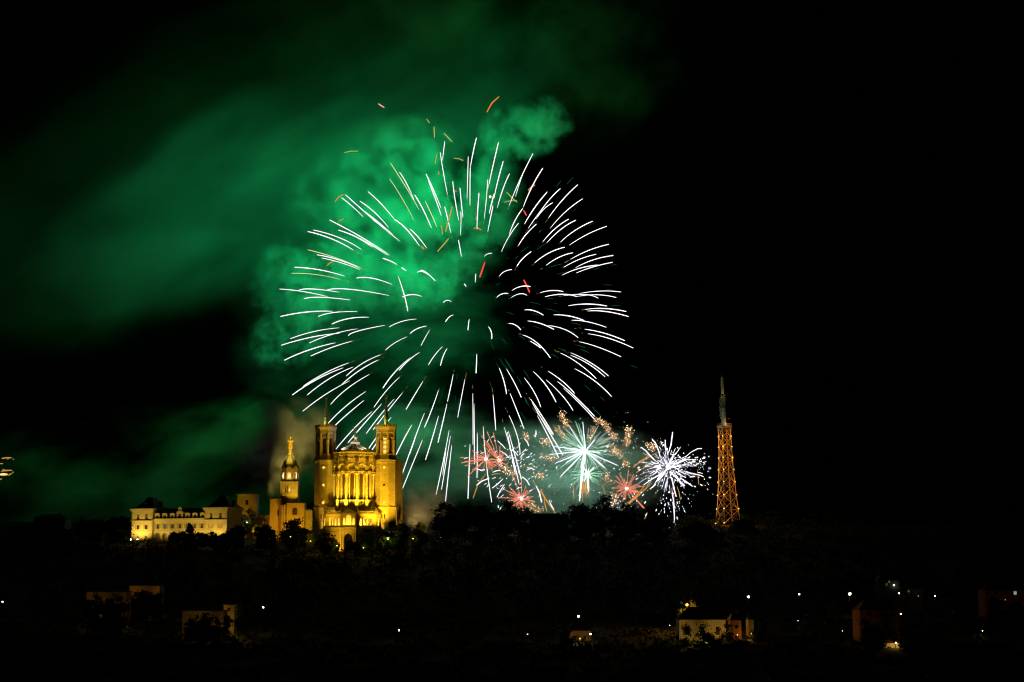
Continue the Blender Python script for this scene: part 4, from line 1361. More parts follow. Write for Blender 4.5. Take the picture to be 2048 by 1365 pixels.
TREES = [
    ("tree", "broad dark tree at the left end of the palace", 235, 1030, 1085, 872, 62, "leaf2"),
    ("tree", "round dark tree two crowns left of the palace", 190, 1036, 1082, 876, 44, "leaf2"),
    ("tree", "dark tree right of the black flat-topped house", 163, 1035, 1080, 880, 30, "leaf"),
    ("tree", "low dark tree at the far left of the hilltop", 45, 1052, 1085, 880, 64, "leaf2"),
    ("tree", "low dark tree in front of the black flat-topped house", 105, 1056, 1088, 868, 80, "leaf2"),
    ("conifer", "dark spreading conifer before the palace arches", 379, 1043, 1085, 868, 30, "leaf2"),
    ("tree", "low dark tree filling the arches right of the conifer", 358, 1062, 1092, 866, 42, "leaf2"),
    ("tree", "dark tree in front of the palace, left of its right pavilion", 398, 1066, 1095, 864, 44, "leaf2"),
    ("tree", "dark slanting hedge tree under the right pavilion", 440, 1062, 1098, 862, 60, "leaf2"),
    ("tree", "dark tree before the neon shelter", 475, 1054, 1095, 870, 46, "leaf2"),
    ("tree", "leafy tree lit from below at the old square tower", 496, 1017, 1052, 915, 40, "leaf3"),
    ("tree", "dark tree between the old square tower and the chapel", 530, 1052, 1090, 872, 50, "leaf2"),
    ("tree", "large dark round tree in front of the chapel choir", 590, 1040, 1092, 885, 56, "leaf2"),
    ("shrub", "bright yellow lit shrub left of the basilica crypt", 622, 1057, 1086, 878, 17, "leaf3"),
    ("tree", "dark round tree before the left gallery wing", 649, 1061, 1102, 868, 38, "leaf2"),
    ("shrub", "low shrub lit at the foot of the crypt wall", 668, 1080, 1102, 872, 22, "leaf3"),
    ("tree", "dark tree at the right of the crypt portal", 713, 1078, 1112, 866, 26, "leaf2"),
    ("tree", "brown lit tree before the right gallery wing", 735, 1055, 1104, 870, 34, "leaf"),
    ("shrub", "green lit shrub under the right gallery wing", 730, 1082, 1104, 862, 18, "leaf3"),
    ("tree", "small green lit tree at the foot of the right tower", 770, 1058, 1086, 873, 28, "leaf3"),
    ("tree", "large dark round tree right of the right tower", 802, 1042, 1090, 872, 50, "leaf"),
    ("shrub", "low shrub on the lit bank right of the basilica", 838, 1060, 1088, 880, 44, "leaf"),
    ("shrub", "small pointed shrub against the yellow smoke right of the basilica", 842, 1044, 1070, 905, 26, "leaf2"),
    ("tree", "tall rounded tree at the left end of the middle grove", 893, 1002, 1072, 925, 62, "leaf2"),
    ("tree", "tree second from the left in the middle grove", 930, 1004, 1075, 935, 48, "leaf"),
    ("tree", "lower tree under the four parallel trails in the middle grove", 962, 1012, 1076, 928, 50, "leaf2"),
    ("tree", "broad tree under the lowest red burst", 1012, 1003, 1076, 930, 70, "leaf2"),
    ("tree", "tree at the right end of the middle grove, beside the flat dark roof", 1048, 1012, 1076, 925, 44, "leaf2"),
    ("tree", "tree right of the flat dark roof, under the white burst", 1160, 1008, 1080, 932, 56, "leaf2"),
    ("tree", "tall loose tree left of the right red burst", 1208, 990, 1080, 938, 60, "leaf"),
    ("tree", "broad tree under the right red burst", 1252, 1008, 1082, 930, 60, "leaf2"),
    ("tree", "low tree under the violet white burst", 1310, 1030, 1085, 925, 66, "leaf2"),
    ("tree", "low tree at the left foot of the lattice tower", 1400, 1048, 1090, 930, 80, "leaf2"),
    ("tree", "low tree at the right foot of the lattice tower", 1492, 1036, 1092, 1000, 60, "leaf2"),
    ("tree", "low bushy tree between the flat dark roof and the white burst", 1122, 1024, 1078, 928, 44, "leaf2"),
]
for i, (nm, lab, px, pt, pb, Y, w, mt) in enumerate(TREES):
    big = w > 50
    tree(nm, lab, px, pt, pb, Y, w, M[mt], 100 + i, "shrub" if nm == "shrub" else "tree", "trees and shrubs on the hilltop", 0.06, 46 if big else 32, 90 if big else 72, 0.75 if nm == "conifer" else 0.0)

# lamps hidden in the greenery
for px, py, Y, e, col, lab in ((621, 1083, 874, 420, (1.0, 0.75, 0.08), "garden lamp under the bright yellow shrub"), (776, 1079, 869, 380, (0.9, 1.0, 0.35), "garden lamp under the small green lit tree at the right tower"),
                               (727, 1096, 858, 160, (1.0, 0.8, 0.2), "garden lamp under the green lit shrub"), (494, 1045, 908, 260, (1.0, 0.85, 0.5), "bright garden lamp under the tree at the old square tower"),
                               (674, 1092, 868, 160, (1.0, 0.75, 0.15), "garden lamp at the foot of the crypt wall"), (826, 1078, 876, 160, (1.0, 0.62, 0.1), "garden lamp on the bank right of the basilica"), (581, 1074, 872, 40, (1.0, 0.6, 0.1), "dim garden lamp in front of the chapel trees")):
    q = P(px, py, Y)
    g = ground(q.x, q.y)
    q.z = max(q.z, g + 0.6)
    t = empty("garden_lamp", (q.x, q.y, g), 0, lab, "lamp", "garden lamps in the greenery")
    h = q.z - g
    m = MB(); m.tube([(0, 0, -0.2), (0, 0, h - 0.15)], 0.06, 6); m.build("post", M["black"], t)
    m = MB(); m.lathe([(0, h - 0.18), (0.22, h - 0.05), (0.22, h + 0.1), (0, h + 0.22)], 8)
    m.build("bulb", glow_mat("garden_bulb", col, 5.0), t)
    l = lamp("light", 'POINT', (0, -0.3, h + 0.5), e, col, 0.15); l.parent = t

# woods and gardens on the slope: nobody could count these plants
rng = random.Random(5)
mb = MB()
vs, fs = [], []
def bush(x, y, r, h, n, size):
    g = ground(x, y)
    for j in range(n):
        c = Vector((x + rng.gauss(0, r * 0.55), y + rng.gauss(0, r * 0.55), g + h * rng.uniform(0.02, 1.0)))
        a = Vector((rng.gauss(0, 1), rng.gauss(0, 1), rng.gauss(0, 1))).normalized(); b = a.orthogonal().normalized()
        s = size * rng.uniform(0.6, 1.4)
        k = len(vs)
        vs.extend((c - a * s, c + b * s * 0.55, c + a * s, c - b * s * 0.55))
        fs.append((k, k + 1, k + 2, k + 3))
for k in range(2300):
    x = rng.uniform(-330, 330); y = rng.uniform(655, 878)
    if abs(x + 72) < 34 and y > 856: continue
    if -185 < x < -90 and y > 862: continue
    bush(x, y, rng.uniform(1.6, 3.4), rng.uniform(2, 7) * (0.5 if y > 850 else 1), 24, 0.65)
for k in range(2300):                          # low growth between the houses
    y = rng.uniform(425, 660); x = rng.uniform(-1, 1) * (y * 0.28 + 25)
    if 500 < y < 540 and 1745 < 1024 + FPX * x / y < 1822: continue
    bush(x, y, rng.uniform(1.6, 3.2), rng.uniform(0.5, 1.7), 15, 0.6)
for k in range(2000):                          # scrub along the hilltop
    y = rng.uniform(876, 1010); x = rng.uniform(-60, 330) if k > 500 else rng.uniform(-340, 360)
    px = 1024 + FPX * x / y
    if y < 960 and (255 < px < 860): continue
    if y < 980 and 460 < px < 860: continue
    bush(x, y, rng.uniform(1.5, 3.0), rng.uniform(1.2, 3.4), 20, 0.55)
for k in range(420):                          # taller growth farther back on the hilltop
    y = rng.uniform(1010, 1120); x = rng.uniform(20, 420)
    bush(x, y, rng.uniform(2.0, 4.0), rng.uniform(2.5, 7.5), 34, 0.7)
mb.v = vs; mb.f = fs
o = mb.build("woodland", M["leaf2"])
tag(o, "dark woodland and gardens covering the slope below the floodlit buildings", "woodland", kind="stuff")

# ---------------------------------------------------------------- dark houses of the city
def house(name, label, px0, px1, pt, pb, Y, depth, wall, roof, windows=(), ridge=4.0, lit=(), rz=0.0, flat=False, cat="house"):
    k = Y / FPX
    c = P((px0 + px1) / 2, pb, Y)
    w = (px1 - px0) * k
    z1 = P((px0 + px1) / 2, pt, Y).z
    base = min(ground(c.x, c.y), c.z) - 1.0
    o = empty(name, (c.x, c.y, base), R(rz), label, cat)
    def Z(py): return P((px0 + px1) / 2, py, Y).z - base
    def X(px): return (px - (px0 + px1) / 2) * k
    m = MB()
    holes = [(X(cx) + w / 2, h * k, Z(s), Z(t)) for cx, h, s, t in windows]
    rows = {}
    for hh in holes: rows.setdefault(round(hh[2], 1), []).append(hh)
    z0 = 0.0
    keys = sorted(rows)
    for i, key in enumerate(keys):
        top = Z(pt) if i == len(keys) - 1 else (max(h[3] for h in rows[key]) + min(h[2] for h in rows[keys[i + 1]])) / 2
        m.arch_wall((-w / 2, 0), (w / 2, 0), z0, top, rows[key], 0.3, flat=True)
        z0 = top
    if not keys: m.arch_wall((-w / 2, 0), (w / 2, 0), 0, Z(pt), [], 0.3)
    m.prism([(-w / 2 + .01, 0.31), (w / 2 - .01, 0.31), (w / 2 - .01, depth), (-w / 2 + .01, depth)], 0, Z(pt))
    m.build("wall", wall, o)
    m = MB()
    zt = Z(pt) + 0.01
    e = 0.35
    if flat:
        m.prism([(-w / 2 - e, -e), (w / 2 + e, -e), (w / 2 + e, depth + e), (-w / 2 - e, depth + e)], zt, zt + 0.35)
    else:
        m.add([(-w / 2 - e, -e, zt), (w / 2 + e, -e, zt), (w / 2 + e, depth + e, zt), (-w / 2 - e, depth + e, zt), (-w / 2 + w * .22, depth / 2, zt + ridge), (w / 2 - w * .22, depth / 2, zt + ridge)],
              [(0, 1, 5, 4), (1, 2, 5), (2, 3, 4, 5), (3, 0, 4), (3, 2, 1, 0)])
        m.box((w * 0.2, depth * 0.6, zt + ridge * 0.8), (0.9, 0.7, 2.2))
    m.build("roof", roof, o)
    for i, (cx, h, s, t) in enumerate(windows):
        m = MB(); m.box((X(cx), 0.22, (Z(s) + Z(t)) / 2), (2 * h * k, 0.05, Z(t) - Z(s)))
        for q in (-1, 1): m.box((X(cx) + q * (h * k - 0.05), 0.16, (Z(s) + Z(t)) / 2), (0.1, 0.08, Z(t) - Z(s)))
        m.build("window", lit[i] if i < len(lit) and lit[i] else M["pane"], o)
    return o


def glow_lamp(px, py, Y, energy, color, r, label, name="street_lamp", strength=14.0):
    q = P(px, py, Y)
    q.z = max(q.z, ground(q.x, q.y) + 1.0)
    g = min(ground(q.x, q.y), q.z - 1.0)
    t = empty(name, (q.x, q.y, g), 0, label, "street lamp", "street lamps of the dark city")
    h = q.z - g
    m = MB()
    m.tube([(0, 0.5, -0.3), (0, 0.5, h * 0.5), (0, 0.5, h + 0.35), (0, 0.35, h + 0.6), (0, 0, h + 0.5)], [0.12, 0.09, 0.06, 0.05, 0.05], 6)
    m.build("post", M["black"], t)
    m = MB(); m.lathe([(0.05, h + 0.55), (r * 0.7 + .05, h + 0.42), (r * 0.8, h + r * 0.6), (r * 0.5, h + r * 0.62)], 10)
    m.build("lamp_head", M["black"], t)
    m = MB(); m.lathe([(0, h - r), (r * 0.7, h - r * 0.7), (r, h), (r * 0.7, h + r * 0.6), (0, h + r * 0.7)], 10)
    m.build("bulb", glow_mat("street_bulb", color, strength), t)
    if energy:
        l = lamp("light", 'POINT', (0, -r - 0.4, h - 0.2), energy, color, 0.2); l.parent = t
    return t


DW = M["pane"]
litw = glow_mat("warm_lit_pane", (1.0, 0.55, 0.15), 0.5)
coldw = glow_mat("cold_lit_pane", (0.55, 0.8, 0.7), 0.35)
house("villa", "black house silhouette with a low hipped roof on the hilltop left of the palace", 66, 128, 1036, 1075, 905, 14, M["dark_stone"], M["slate"], [(80, 2, 1058, 1048), (97, 2, 1058, 1048), (114, 2, 1058, 1048)], 1.9)
house("pavilion", "low dark building with a flat roof in a gap of the middle grove", 1060, 1116, 1029, 1066, 935, 8, M["dark_stone"], M["slate"], [(1075, 2, 1052, 1042), (1100, 2, 1052, 1042)], 2, flat=True)
house("house", "dim ochre house behind trees at the lower left, lower of the two", 172, 250, 1185, 1240, 610, 9, M["render2"], M["tile"], [(192, 2.5, 1205, 1193), (225, 2.5, 1208, 1197)], 1.2, flat=True)
house("house", "dim house with a gabled dormer at the lower left, highest on the slope", 258, 318, 1172, 1225, 655, 9, M["render2"], M["tile"], [(270, 2.5, 1195, 1184), (300, 2.5, 1195, 1184)], 1.8)
house("house", "small pale house with one dark square window at the lower left", 447, 468, 1211, 1240, 585, 7, M["render2"], M["tile"], [(457.5, 3.0, 1222, 1216)], 1.2, flat=True)
house("house", "dim low ochre house left of the small pale house", 364, 446, 1223, 1275, 565, 8, M["render2"], M["tile"], [(379, 1.3, 1243, 1235), (410, 2.5, 1250, 1240)], 1.2, flat=True)
house("house", "dark house with a lit bottom strip at the lower middle", 1139, 1182, 1262, 1300, 560, 8, M["render2"], M["slate"], [(1150, 2, 1280, 1272), (1170, 2, 1280, 1272)], 3.2)
house("apartment_house", "cream lit house front behind dark trees at the lower right", 1360, 1452, 1240, 1330, 560, 12, M["render"], M["tile"], [(1376, 4, 1270, 1254), (1406, 4, 1270, 1254), (1436, 4, 1270, 1254), (1376, 4, 1305, 1288), (1406, 4, 1305, 1288), (1436, 4, 1305, 1288)], 3.5)
house("house", "narrow dim red house right of the cream lit house front", 1464, 1483, 1241, 1300, 566, 10, M["pink"], M["tile"], [(1474, 3.2, 1257, 1250), (1474.5, 3.2, 1281, 1272)], 2)
house("house", "narrow pale strip of a house wall right of the red house", 1499, 1508, 1240, 1290, 572, 8, M["render"], M["tile"], [(1503, 1.4, 1275, 1268)], 1)
house("house", "dim red house above the brightly lit yellow porch", 1722, 1800, 1221, 1300, 545, 12, M["pink"], M["tile"], [(1741, 4, 1233, 1224.5), (1764, 4, 1233, 1224.5), (1787, 4, 1233, 1224.5), (1773, 4, 1255, 1244), (1775, 4, 1282, 1270)], 3)
house("house", "long dim red house with a row of small windows at the right edge", 1970, 2060, 1181, 1206, 640, 9, M["pink"], M["tile"], [(1976, 3, 1190, 1183), (1993, 3, 1190, 1183), (2012, 3, 1190, 1183), (2031, 3, 1190, 1183)], 2.5, lit=(None, None, None, coldw))
house("house", "dark house with two greenish lit windows at the right, highest of its group", 1760, 1800, 1160, 1200, 690, 9, M["dark_stone"], M["slate"], [(1774, 1.6, 1172, 1165), (1779.5, 1.4, 1168, 1162)], 2.5, lit=(glow_mat("green_lit_pane", (0.25, 0.4, 0.1), 0.16), glow_mat("green_lit_pane_b", (0.35, 0.42, 0.12), 0.25)))
house("house", "dark house with specks of light left of the long red house", 1812, 1846, 1178, 1206, 670, 9, M["dark_stone"], M["slate"], [(1818, 1.6, 1185, 1180.5), (1837, 0.9, 1194, 1191), (1828, 1.2, 1188, 1185)], 2, lit=(glow_mat("amber_lit_pane", (0.6, 0.3, 0.06), 0.25), coldw, None))
porch = house("porch", "brightly lit yellow porch with a dark double door at the lower right", 1769, 1799, 1287, 1302, 535, 3.0, M["render"], M["tile"], [(1777, 1.9, 1302, 1293.5), (1781, 1.5, 1302, 1293.5)], 1.0)

for args in ((5, 1204, 640, 8, (1, 0.95, 0.9), 0.22, "white point of a street lamp at the far left edge"),
             (526.5, 1215, 590, 8, (1, 1, 1), 0.24, "white street lamp right of the small pale house"),
             (798, 1261, 560, 30, (1, 0.75, 0.5), 0.22, "small warm street lamp alone in the dark below the basilica"),
             (1055, 1269, 560, 8, (1, 0.5, 0.15), 0.12, "faint orange street lamp alone in the dark at the lower middle"),
             (1157, 1233, 600, 160, (0.75, 0.95, 1.0), 0.30, "bluish white street lamp above the dark house with the lit bottom strip"),
             (1181, 1268.5, 548, 120, (1, 0.8, 0.55), 0.22, "small white street lamp at the gutter of the dark house with the lit bottom strip"),
             (1374, 1210, 588.5, 4000, (1.0, 0.40, 0.04), 0.42, "orange street lamp glowing through leaves above the cream house front", "street_lamp", 5.0),
             (1339.5, 1251, 580, 8, (0.7, 0.7, 0.3), 0.10, "faint speck of a street lamp left of the cream house front"),
             (1497, 1194, 640, 30, (0.95, 1.0, 0.8), 0.38, "white street lamp above the narrow pale house strip"),
             (1598.5, 1189, 650, 8, (1, 1, 1), 0.24, "small white street lamp left of the starry street lamp"),
             (1699.5, 1188, 650, 40, (0.95, 1.0, 0.7), 0.44, "brightest starry white street lamp at the right"),
             (1798, 1187, 660, 8, (1, 1, 0.95), 0.20, "white street lamp between the two dark houses at the right"),
             (1788, 1170.5, 690, 8, (0.8, 0.95, 0.8), 0.20, "white street lamp beside the greenish lit windows"),
             (1870, 1192, 660, 8, (1, 1, 1), 0.18, "white street lamp right of the dark house with specks of light"),
             (1802, 1228, 560, 8, (1, 0.95, 0.7), 0.18, "pale street lamp at the roof of the dim red house"),
             (1792, 1286, 533.6, 170, (1.0, 0.62, 0.12), 0.22, "lamp right above the yellow porch"),
             (1685, 1262, 560, 25, (1.0, 0.5, 0.15), 0.10, "faint orange lamp left of the dim red house"),
             (1965, 1262, 570, 20, (0.9, 0.6, 0.15), 0.14, "faint yellow lamp alone at the lower right"),
             (1596, 1242, 590, 8, (0.4, 0.4, 0.4), 0.09, "faintest speck of a street lamp below the starry street lamp")):
    glow_lamp(*args)
# lamps added out of view to brighten the dim house fronts
for px, py, Y, e, col, lab in ((215, 1232, 598, 500, (1.0, 0.55, 0.06), "added lamp out of view behind leaves, lighting the lower ochre house"), (288, 1192, 646, 500, (1.0, 0.5, 0.06), "added lamp out of view behind leaves, lighting the gabled house"),
                               (455, 1236, 577, 900, (1.0, 0.62, 0.08), "added lamp out of view, lighting the small pale house"), (420, 1245, 556, 300, (1.0, 0.6, 0.08), "added lamp out of view, lighting the low ochre house"),
                               (1160, 1278, 552, 500, (1.0, 0.55, 0.12), "added lamp out of view at the foot of the dark house with the lit strip"), (1402, 1274, 551, 1300, (1.0, 0.60, 0.09), "added lamp out of view in the trees, lighting the cream house front"),
                               (1475, 1270, 558, 300, (1.0, 0.45, 0.08), "added lamp out of view, lighting the narrow red house"), (1503, 1268, 565, 300, (1.0, 0.6, 0.1), "added lamp out of view, lighting the narrow pale house strip"), (2010, 1200, 630, 30, (1.0, 0.35, 0.06), "added lamp out of view, lighting the long red house"),
                               (1750, 1255, 536, 12, (1.0, 0.4, 0.06), "added lamp out of view, lighting the dim red house")):
    glow_lamp(px, py, Y, e, col, 0.16, lab, "street_lamp", 3.0)

CITY_TREES = [
    ("low shrub before the left half of the cream house front", 1380, 1282, 1345, 544, 44), ("low shrub before the right half of the cream house front", 1432, 1284, 1345, 544, 48), ("wide dark shrub below the lower ochre house", 208, 1212, 1265, 582, 84), ("wide dark shrub below the gabled house", 290, 1192, 1245, 628, 70),
    ("wide dark shrub below the low ochre house", 402, 1240, 1292, 546, 84), ("wide dark shrub below the dim red house", 1755, 1256, 1325, 526, 34), ("wide dark shrub below the narrow red house", 1478, 1284, 1340, 546, 50), ("wide dark shrub below the long red house", 2008, 1198, 1230, 618, 80),
    ("dark tree covering the middle of the lower ochre house", 214, 1194, 1262, 588, 30), ("dark tree at the left corner of the lower ochre house", 176, 1196, 1262, 590, 16), ("dark tree at the left corner of the gabled house", 268, 1178, 1240, 636, 30), ("dark tree at the right corner of the gabled house", 314, 1174, 1240, 634, 22),
    ("dark tree at the left corner of the low ochre house", 382, 1236, 1290, 550, 30), ("dark tree at the right corner of the low ochre house", 434, 1234, 1290, 552, 26), ("dark tree between the cream house front and the narrow red house", 1457, 1240, 1330, 548, 18),
    ("dark tree right of the narrow pale house strip", 1520, 1238, 1320, 560, 28), ("dark tree before the left half of the dim red house", 1736, 1226, 1320, 530, 30), ("dark tree before the long red house, left one", 1985, 1193, 1225, 622, 34), ("dark tree before the long red house, right one", 2035, 1195, 1225, 622, 30),
    ("dark tree at the left of the dark house with the lit bottom strip", 1136, 1256, 1320, 545, 30),
    ("dark tree in front of the lower ochre house, left one", 190, 1183, 1252, 585, 38), ("dark tree in front of the lower ochre house, right one", 236, 1187, 1262, 580, 44),
    ("dark tree before the gabled house at the lower left", 292, 1174, 1240, 632, 56), ("dark tree before the low ochre house", 405, 1220, 1290, 550, 50), ("dark tree right of the small pale house", 478, 1205, 1275, 572, 26),
    ("dark shrub at the foot of the small pale house", 452, 1226, 1270, 566, 26), ("dark tree at the left before the cream house front", 1376, 1246, 1330, 546, 30),
    ("leafy tree lit from behind before the cream house front", 1412, 1245, 1345, 540, 44), ("dark tree at the right before the cream house front", 1442, 1258, 1345, 546, 30), ("dark tree before the narrow red house", 1486, 1270, 1340, 548, 34),
    ("leafy tree around the orange street lamp", 1378, 1196, 1240, 592, 36), ("dark tree before the dark house with the lit bottom strip", 1166, 1288, 1345, 540, 46), ("dark tree left of the yellow porch", 1752, 1238, 1330, 528, 40), ("dark tree right of the yellow porch", 1812, 1235, 1325, 530, 34),
]
for i, (lab, px, pt, pb, Y, w) in enumerate(CITY_TREES):
    tree("shrub" if "shrub" in lab[:16] else "tree", lab, px, pt, pb, Y, w, M["leaf3" if "orange" in lab else "leaf2" if i % 2 else "leaf"], 300 + i, "shrub" if "shrub" in lab[:16] else "tree", "trees between the dark houses", 0.06, 28, 60)  # paler leaves help imitate the glow round the orange lamp
STREAKS = [  # inner, middle and outer end of every star's trail, in half pixels of the photograph
    (1770,643,1775,599,1779,567), (1790,781,1773,687,1761,611), (1677,842,1632,763,1562,653), (1657,804,1629,740,1598,689),
    (1656,882,1606,790,1558,716), (1726,913,1691,836,1659,781), (1747,910,1731,870,1701,806), (1764,833,1735,763,1704,697),
    (1766,864,1741,795,1714,725), (1835,883,1821,804,1811,727), (1852,872,1846,819,1840,753), (1842,942,1844,880,1843,848),
    (1804,934,1792,882,1779,828), (1846,1028,1840,994,1834,962), (1581,883,1530,822,1472,767), (1678,985,1629,921,1581,880),
    (1707,994,1675,952,1641,918), (1598,965,1502,886,1382,780), (1453,869,1410,827,1367,792), (1555,912,1498,850,1439,805),
    (1572,940,1509,886,1455,845), (1536,914,1514,896,1493,882), (1558,1021,1446,950,1319,881), (1550,1022,1446,959,1354,921),
    (1491,991,1444,960,1396,934), (1446,999,1358,952,1254,921), (1415,1002,1326,956,1231,927), (1446,1073,1340,1031,1231,1000),
    (1440,1074,1354,1040,1268,1020), (1441,1080,1361,1051,1287,1033), (1380,1106,1277,1080,1178,1070), (1363,1119,1263,1099,1165,1094),
    (1312,1188,1212,1167,1118,1157), (1358,1170,1253,1157,1197,1161), (1402,1201,1282,1190,1216,1196), (1556,1183,1400,1158,1310,1160),
    (1569,1139,1490,1114,1427,1113), (1588,1059,1562,1045,1531,1034), (1624,1084,1616,1078,1607,1072), (1742,1123,1697,1090,1670,1090),
    (1741,1125,1704,1090,1682,1083), (1593,1106,1618,1185,1631,1245), (1687,1187,1648,1179,1610,1189), (1805,1208,1789,1202,1773,1211),
    (1865,1148,1860,1140,1857,1137), (1814,1261,1798,1268,1782,1288), (1331,1246,1227,1249,1121,1267), (1429,1247,1335,1251,1273,1267),
    (1476,1270,1396,1275,1328,1297), (1357,1312,1256,1327,1161,1356), (1358,1334,1244,1350,1125,1382), (1430,1316,1329,1338,1237,1373),
    (1342,1372,1238,1400,1137,1442), (1410,1365,1326,1391,1243,1425), (1539,1302,1432,1325,1394,1343), (1666,1277,1606,1287,1557,1309),
    (1707,1305,1668,1316,1641,1335), (1628,1348,1580,1372,1542,1401), (1718,1322,1700,1353,1684,1384), (1771,1387,1741,1419,1714,1460),
    (1789,1394,1773,1425,1762,1463), (1396,1452,1303,1492,1213,1546), (1373,1472,1268,1518,1169,1581), (1413,1469,1320,1514,1229,1581),
    (1513,1441,1439,1482,1369,1537), (1523,1420,1449,1455,1385,1505), (1399,1524,1303,1578,1211,1646), (1478,1498,1388,1556,1323,1618),
    (1463,1567,1382,1627,1310,1697), (1456,1602,1388,1659,1336,1707), (1641,1432,1580,1489,1532,1553), (1679,1410,1635,1442,1597,1482),
    (1599,1509,1547,1562,1496,1630), (1489,1646,1417,1714,1343,1798), (1527,1616,1458,1694,1392,1772), (1577,1597,1524,1658,1465,1735),
    (1610,1572,1550,1646,1493,1719), (1565,1670,1516,1736,1471,1801), (1544,1720,1514,1762,1486,1804), (1692,1526,1659,1580,1624,1639),
    (1754,1562,1727,1639,1698,1710), (1813,1498,1802,1552,1790,1606), (1860,1517,1845,1594,1831,1670), (1788,1616,1770,1694,1752,1771),
    (1648,1700,1618,1753,1584,1821), (1698,1654,1658,1758,1599,1927), (1662,1750,1650,1784,1638,1818), (1690,1760,1658,1838,1604,1970),
    (1754,1665,1729,1754,1702,1840), (1797,1721,1772,1850,1744,1981), (1802,1745,1784,1852,1766,1959), (1785,1788,1778,1844,1771,1900),
    (1807,1782,1794,1894,1782,2006), (1907,1417,1906,1456,1904,1493), (1877,1278,1874,1298,1872,1321), (1953,1307,1965,1328,1967,1356),
    (1901,1131,1902,1114,1903,1097), (1937,1027,1950,1017,1967,1014), (1998,1106,2016,1088,2047,1079), (1987,1191,2007,1177,2032,1175),
    (2045,1191,2080,1176,2107,1182), (2048,1163,2083,1147,2121,1147), (2006,1008,2036,947,2074,894), (2037,938,2060,883,2091,835),
    (2093,829,2129,746,2171,674), (2074,983,2104,939,2145,898), (2067,1067,2091,1035,2124,1008), (2036,825,2080,720,2132,615),
    (2062,787,2083,719,2099,680), (1989,832,2013,754,2038,696), (1976,794,1992,722,2013,646), (1957,856,1966,816,1976,778),
    (1953,752,1972,664,1994,570), (1937,876,1945,801,1951,719), (1951,928,1962,872,1972,825), (1880,823,1880,748,1881,672),
    (1881,672,1893,608,1906,552), (1868,797,1871,696,1873,627), (1908,919,1910,857,1916,773), (2098,897,2139,831,2189,769),
    (2113,914,2189,810,2241,756), (2145,876,2177,836,2211,812), (2194,873,2248,803,2311,740), (2201,914,2263,847,2331,796),
    (2172,967,2222,914,2274,878), (2187,972,2245,917,2303,882), (2241,970,2301,922,2370,886), (2277,982,2348,939,2427,906),
    (2139,1052,2195,1013,2258,990), (2185,1062,2236,1030,2291,1012), (2282,1038,2356,1002,2435,978), (2255,1070,2318,1038,2384,1018),
    (2302,1072,2374,1040,2453,1023), (2248,1102,2315,1075,2392,1061), (2305,1093,2371,1069,2450,1050), (2161,1172,2207,1163,2253,1167),
    (2180,1188,2248,1178,2307,1187), (2254,1184,2340,1179,2393,1194), (2307,1187,2389,1180,2465,1191), (2317,1175,2403,1165,2484,1169),
    (2273,1224,2350,1217,2427,1225), (2339,1239,2418,1235,2505,1247), (2350,1245,2424,1247,2514,1267), (2215,1260,2277,1265,2336,1283),
    (2287,1282,2350,1288,2425,1310), (2111,1285,2159,1294,2215,1318), (2192,1303,2257,1318,2312,1351), (2339,1318,2415,1333,2498,1363),
    (2352,1336,2438,1355,2533,1393), (2317,1368,2394,1390,2484,1428), (2098,1241,2133,1243,2173,1261), (2035,1295,2060,1300,2083,1320),
    (2091,1341,2148,1372,2201,1432), (2121,1366,2142,1378,2162,1392), (2242,1413,2313,1454,2385,1515), (2283,1412,2366,1454,2434,1505),
    (2283,1422,2354,1457,2420,1508), (2299,1476,2378,1524,2446,1587), (2133,1487,2184,1542,2224,1609), (2193,1486,2252,1528,2298,1574),
    (2184,1520,2249,1583,2292,1643), (2230,1527,2296,1583,2378,1666), (2253,1553,2319,1615,2384,1685), (1997,1473,2016,1527,2026,1576),
    (2026,1477,2058,1533,2085,1590), (2097,1512,2136,1568,2163,1628), (2040,1574,2069,1646,2096,1716), (1891,1574,1892,1676,1892,1780),
    (1896,1616,1897,1736,1898,1858), (1972,1580,1978,1650,1983,1721), (1909,1732,1909,1822,1908,1913), (1880,1777,1876,1886,1872,1996),
    (1933,1706,1944,1844,1967,2010), (2017,1710,2048,1820,2076,1935), (2033,1725,2060,1822,2085,1917), (2029,1731,2046,1814,2061,1898),
    (2036,1662,2069,1745,2080,1813), (2122,1597,2165,1660,2214,1739), (2129,1613,2193,1722,2252,1822), (2149,1663,2192,1744,2235,1833),
    (2146,1648,2178,1692,2210,1740),
]

# ---------------------------------------------------------------- fireworks
white_star = glow_mat("white_star_trail", (1.0, 0.91, 0.97), 1.5)
gold_star = glow_mat("pale_gold_trail", (0.95, 0.85, 0.38), 1.1)
red_ray = glow_mat("red_trail", (1.0, 0.27, 0.16), 1.0)
red_core = glow_mat("pink_trail", (1.0, 0.42, 0.30), 1.3)
ember_o = glow_mat("orange_ember", (1.0, 0.32, 0.07), 0.8)
ember_g = glow_mat("gold_ember", (0.62, 0.55, 0.14), 0.8)
ember_r = glow_mat("red_ember", (1.0, 0.07, 0.05), 1.2)
green_ray = glow_mat("mint_trail", (0.42, 1.0, 0.62), 1.0)
violet_ray = glow_mat("violet_white_trail", (0.90, 0.84, 1.0), 2.0)
gold_crackle = glow_mat("gold_crackle", (0.85, 0.40, 0.10), 0.75)
spark_w = glow_mat("white_spark", (1.0, 0.95, 0.98), 3.2)
spark_g = glow_mat("gold_white_spark", (1.0, 0.86, 0.76), 5.0)
flash = glow_mat("white_flash", (1.0, 0.97, 0.95), 5.0)
Y1 = 1060.0
BC = P(930, 605, Y1)
BR = 383 * Y1 / FPX

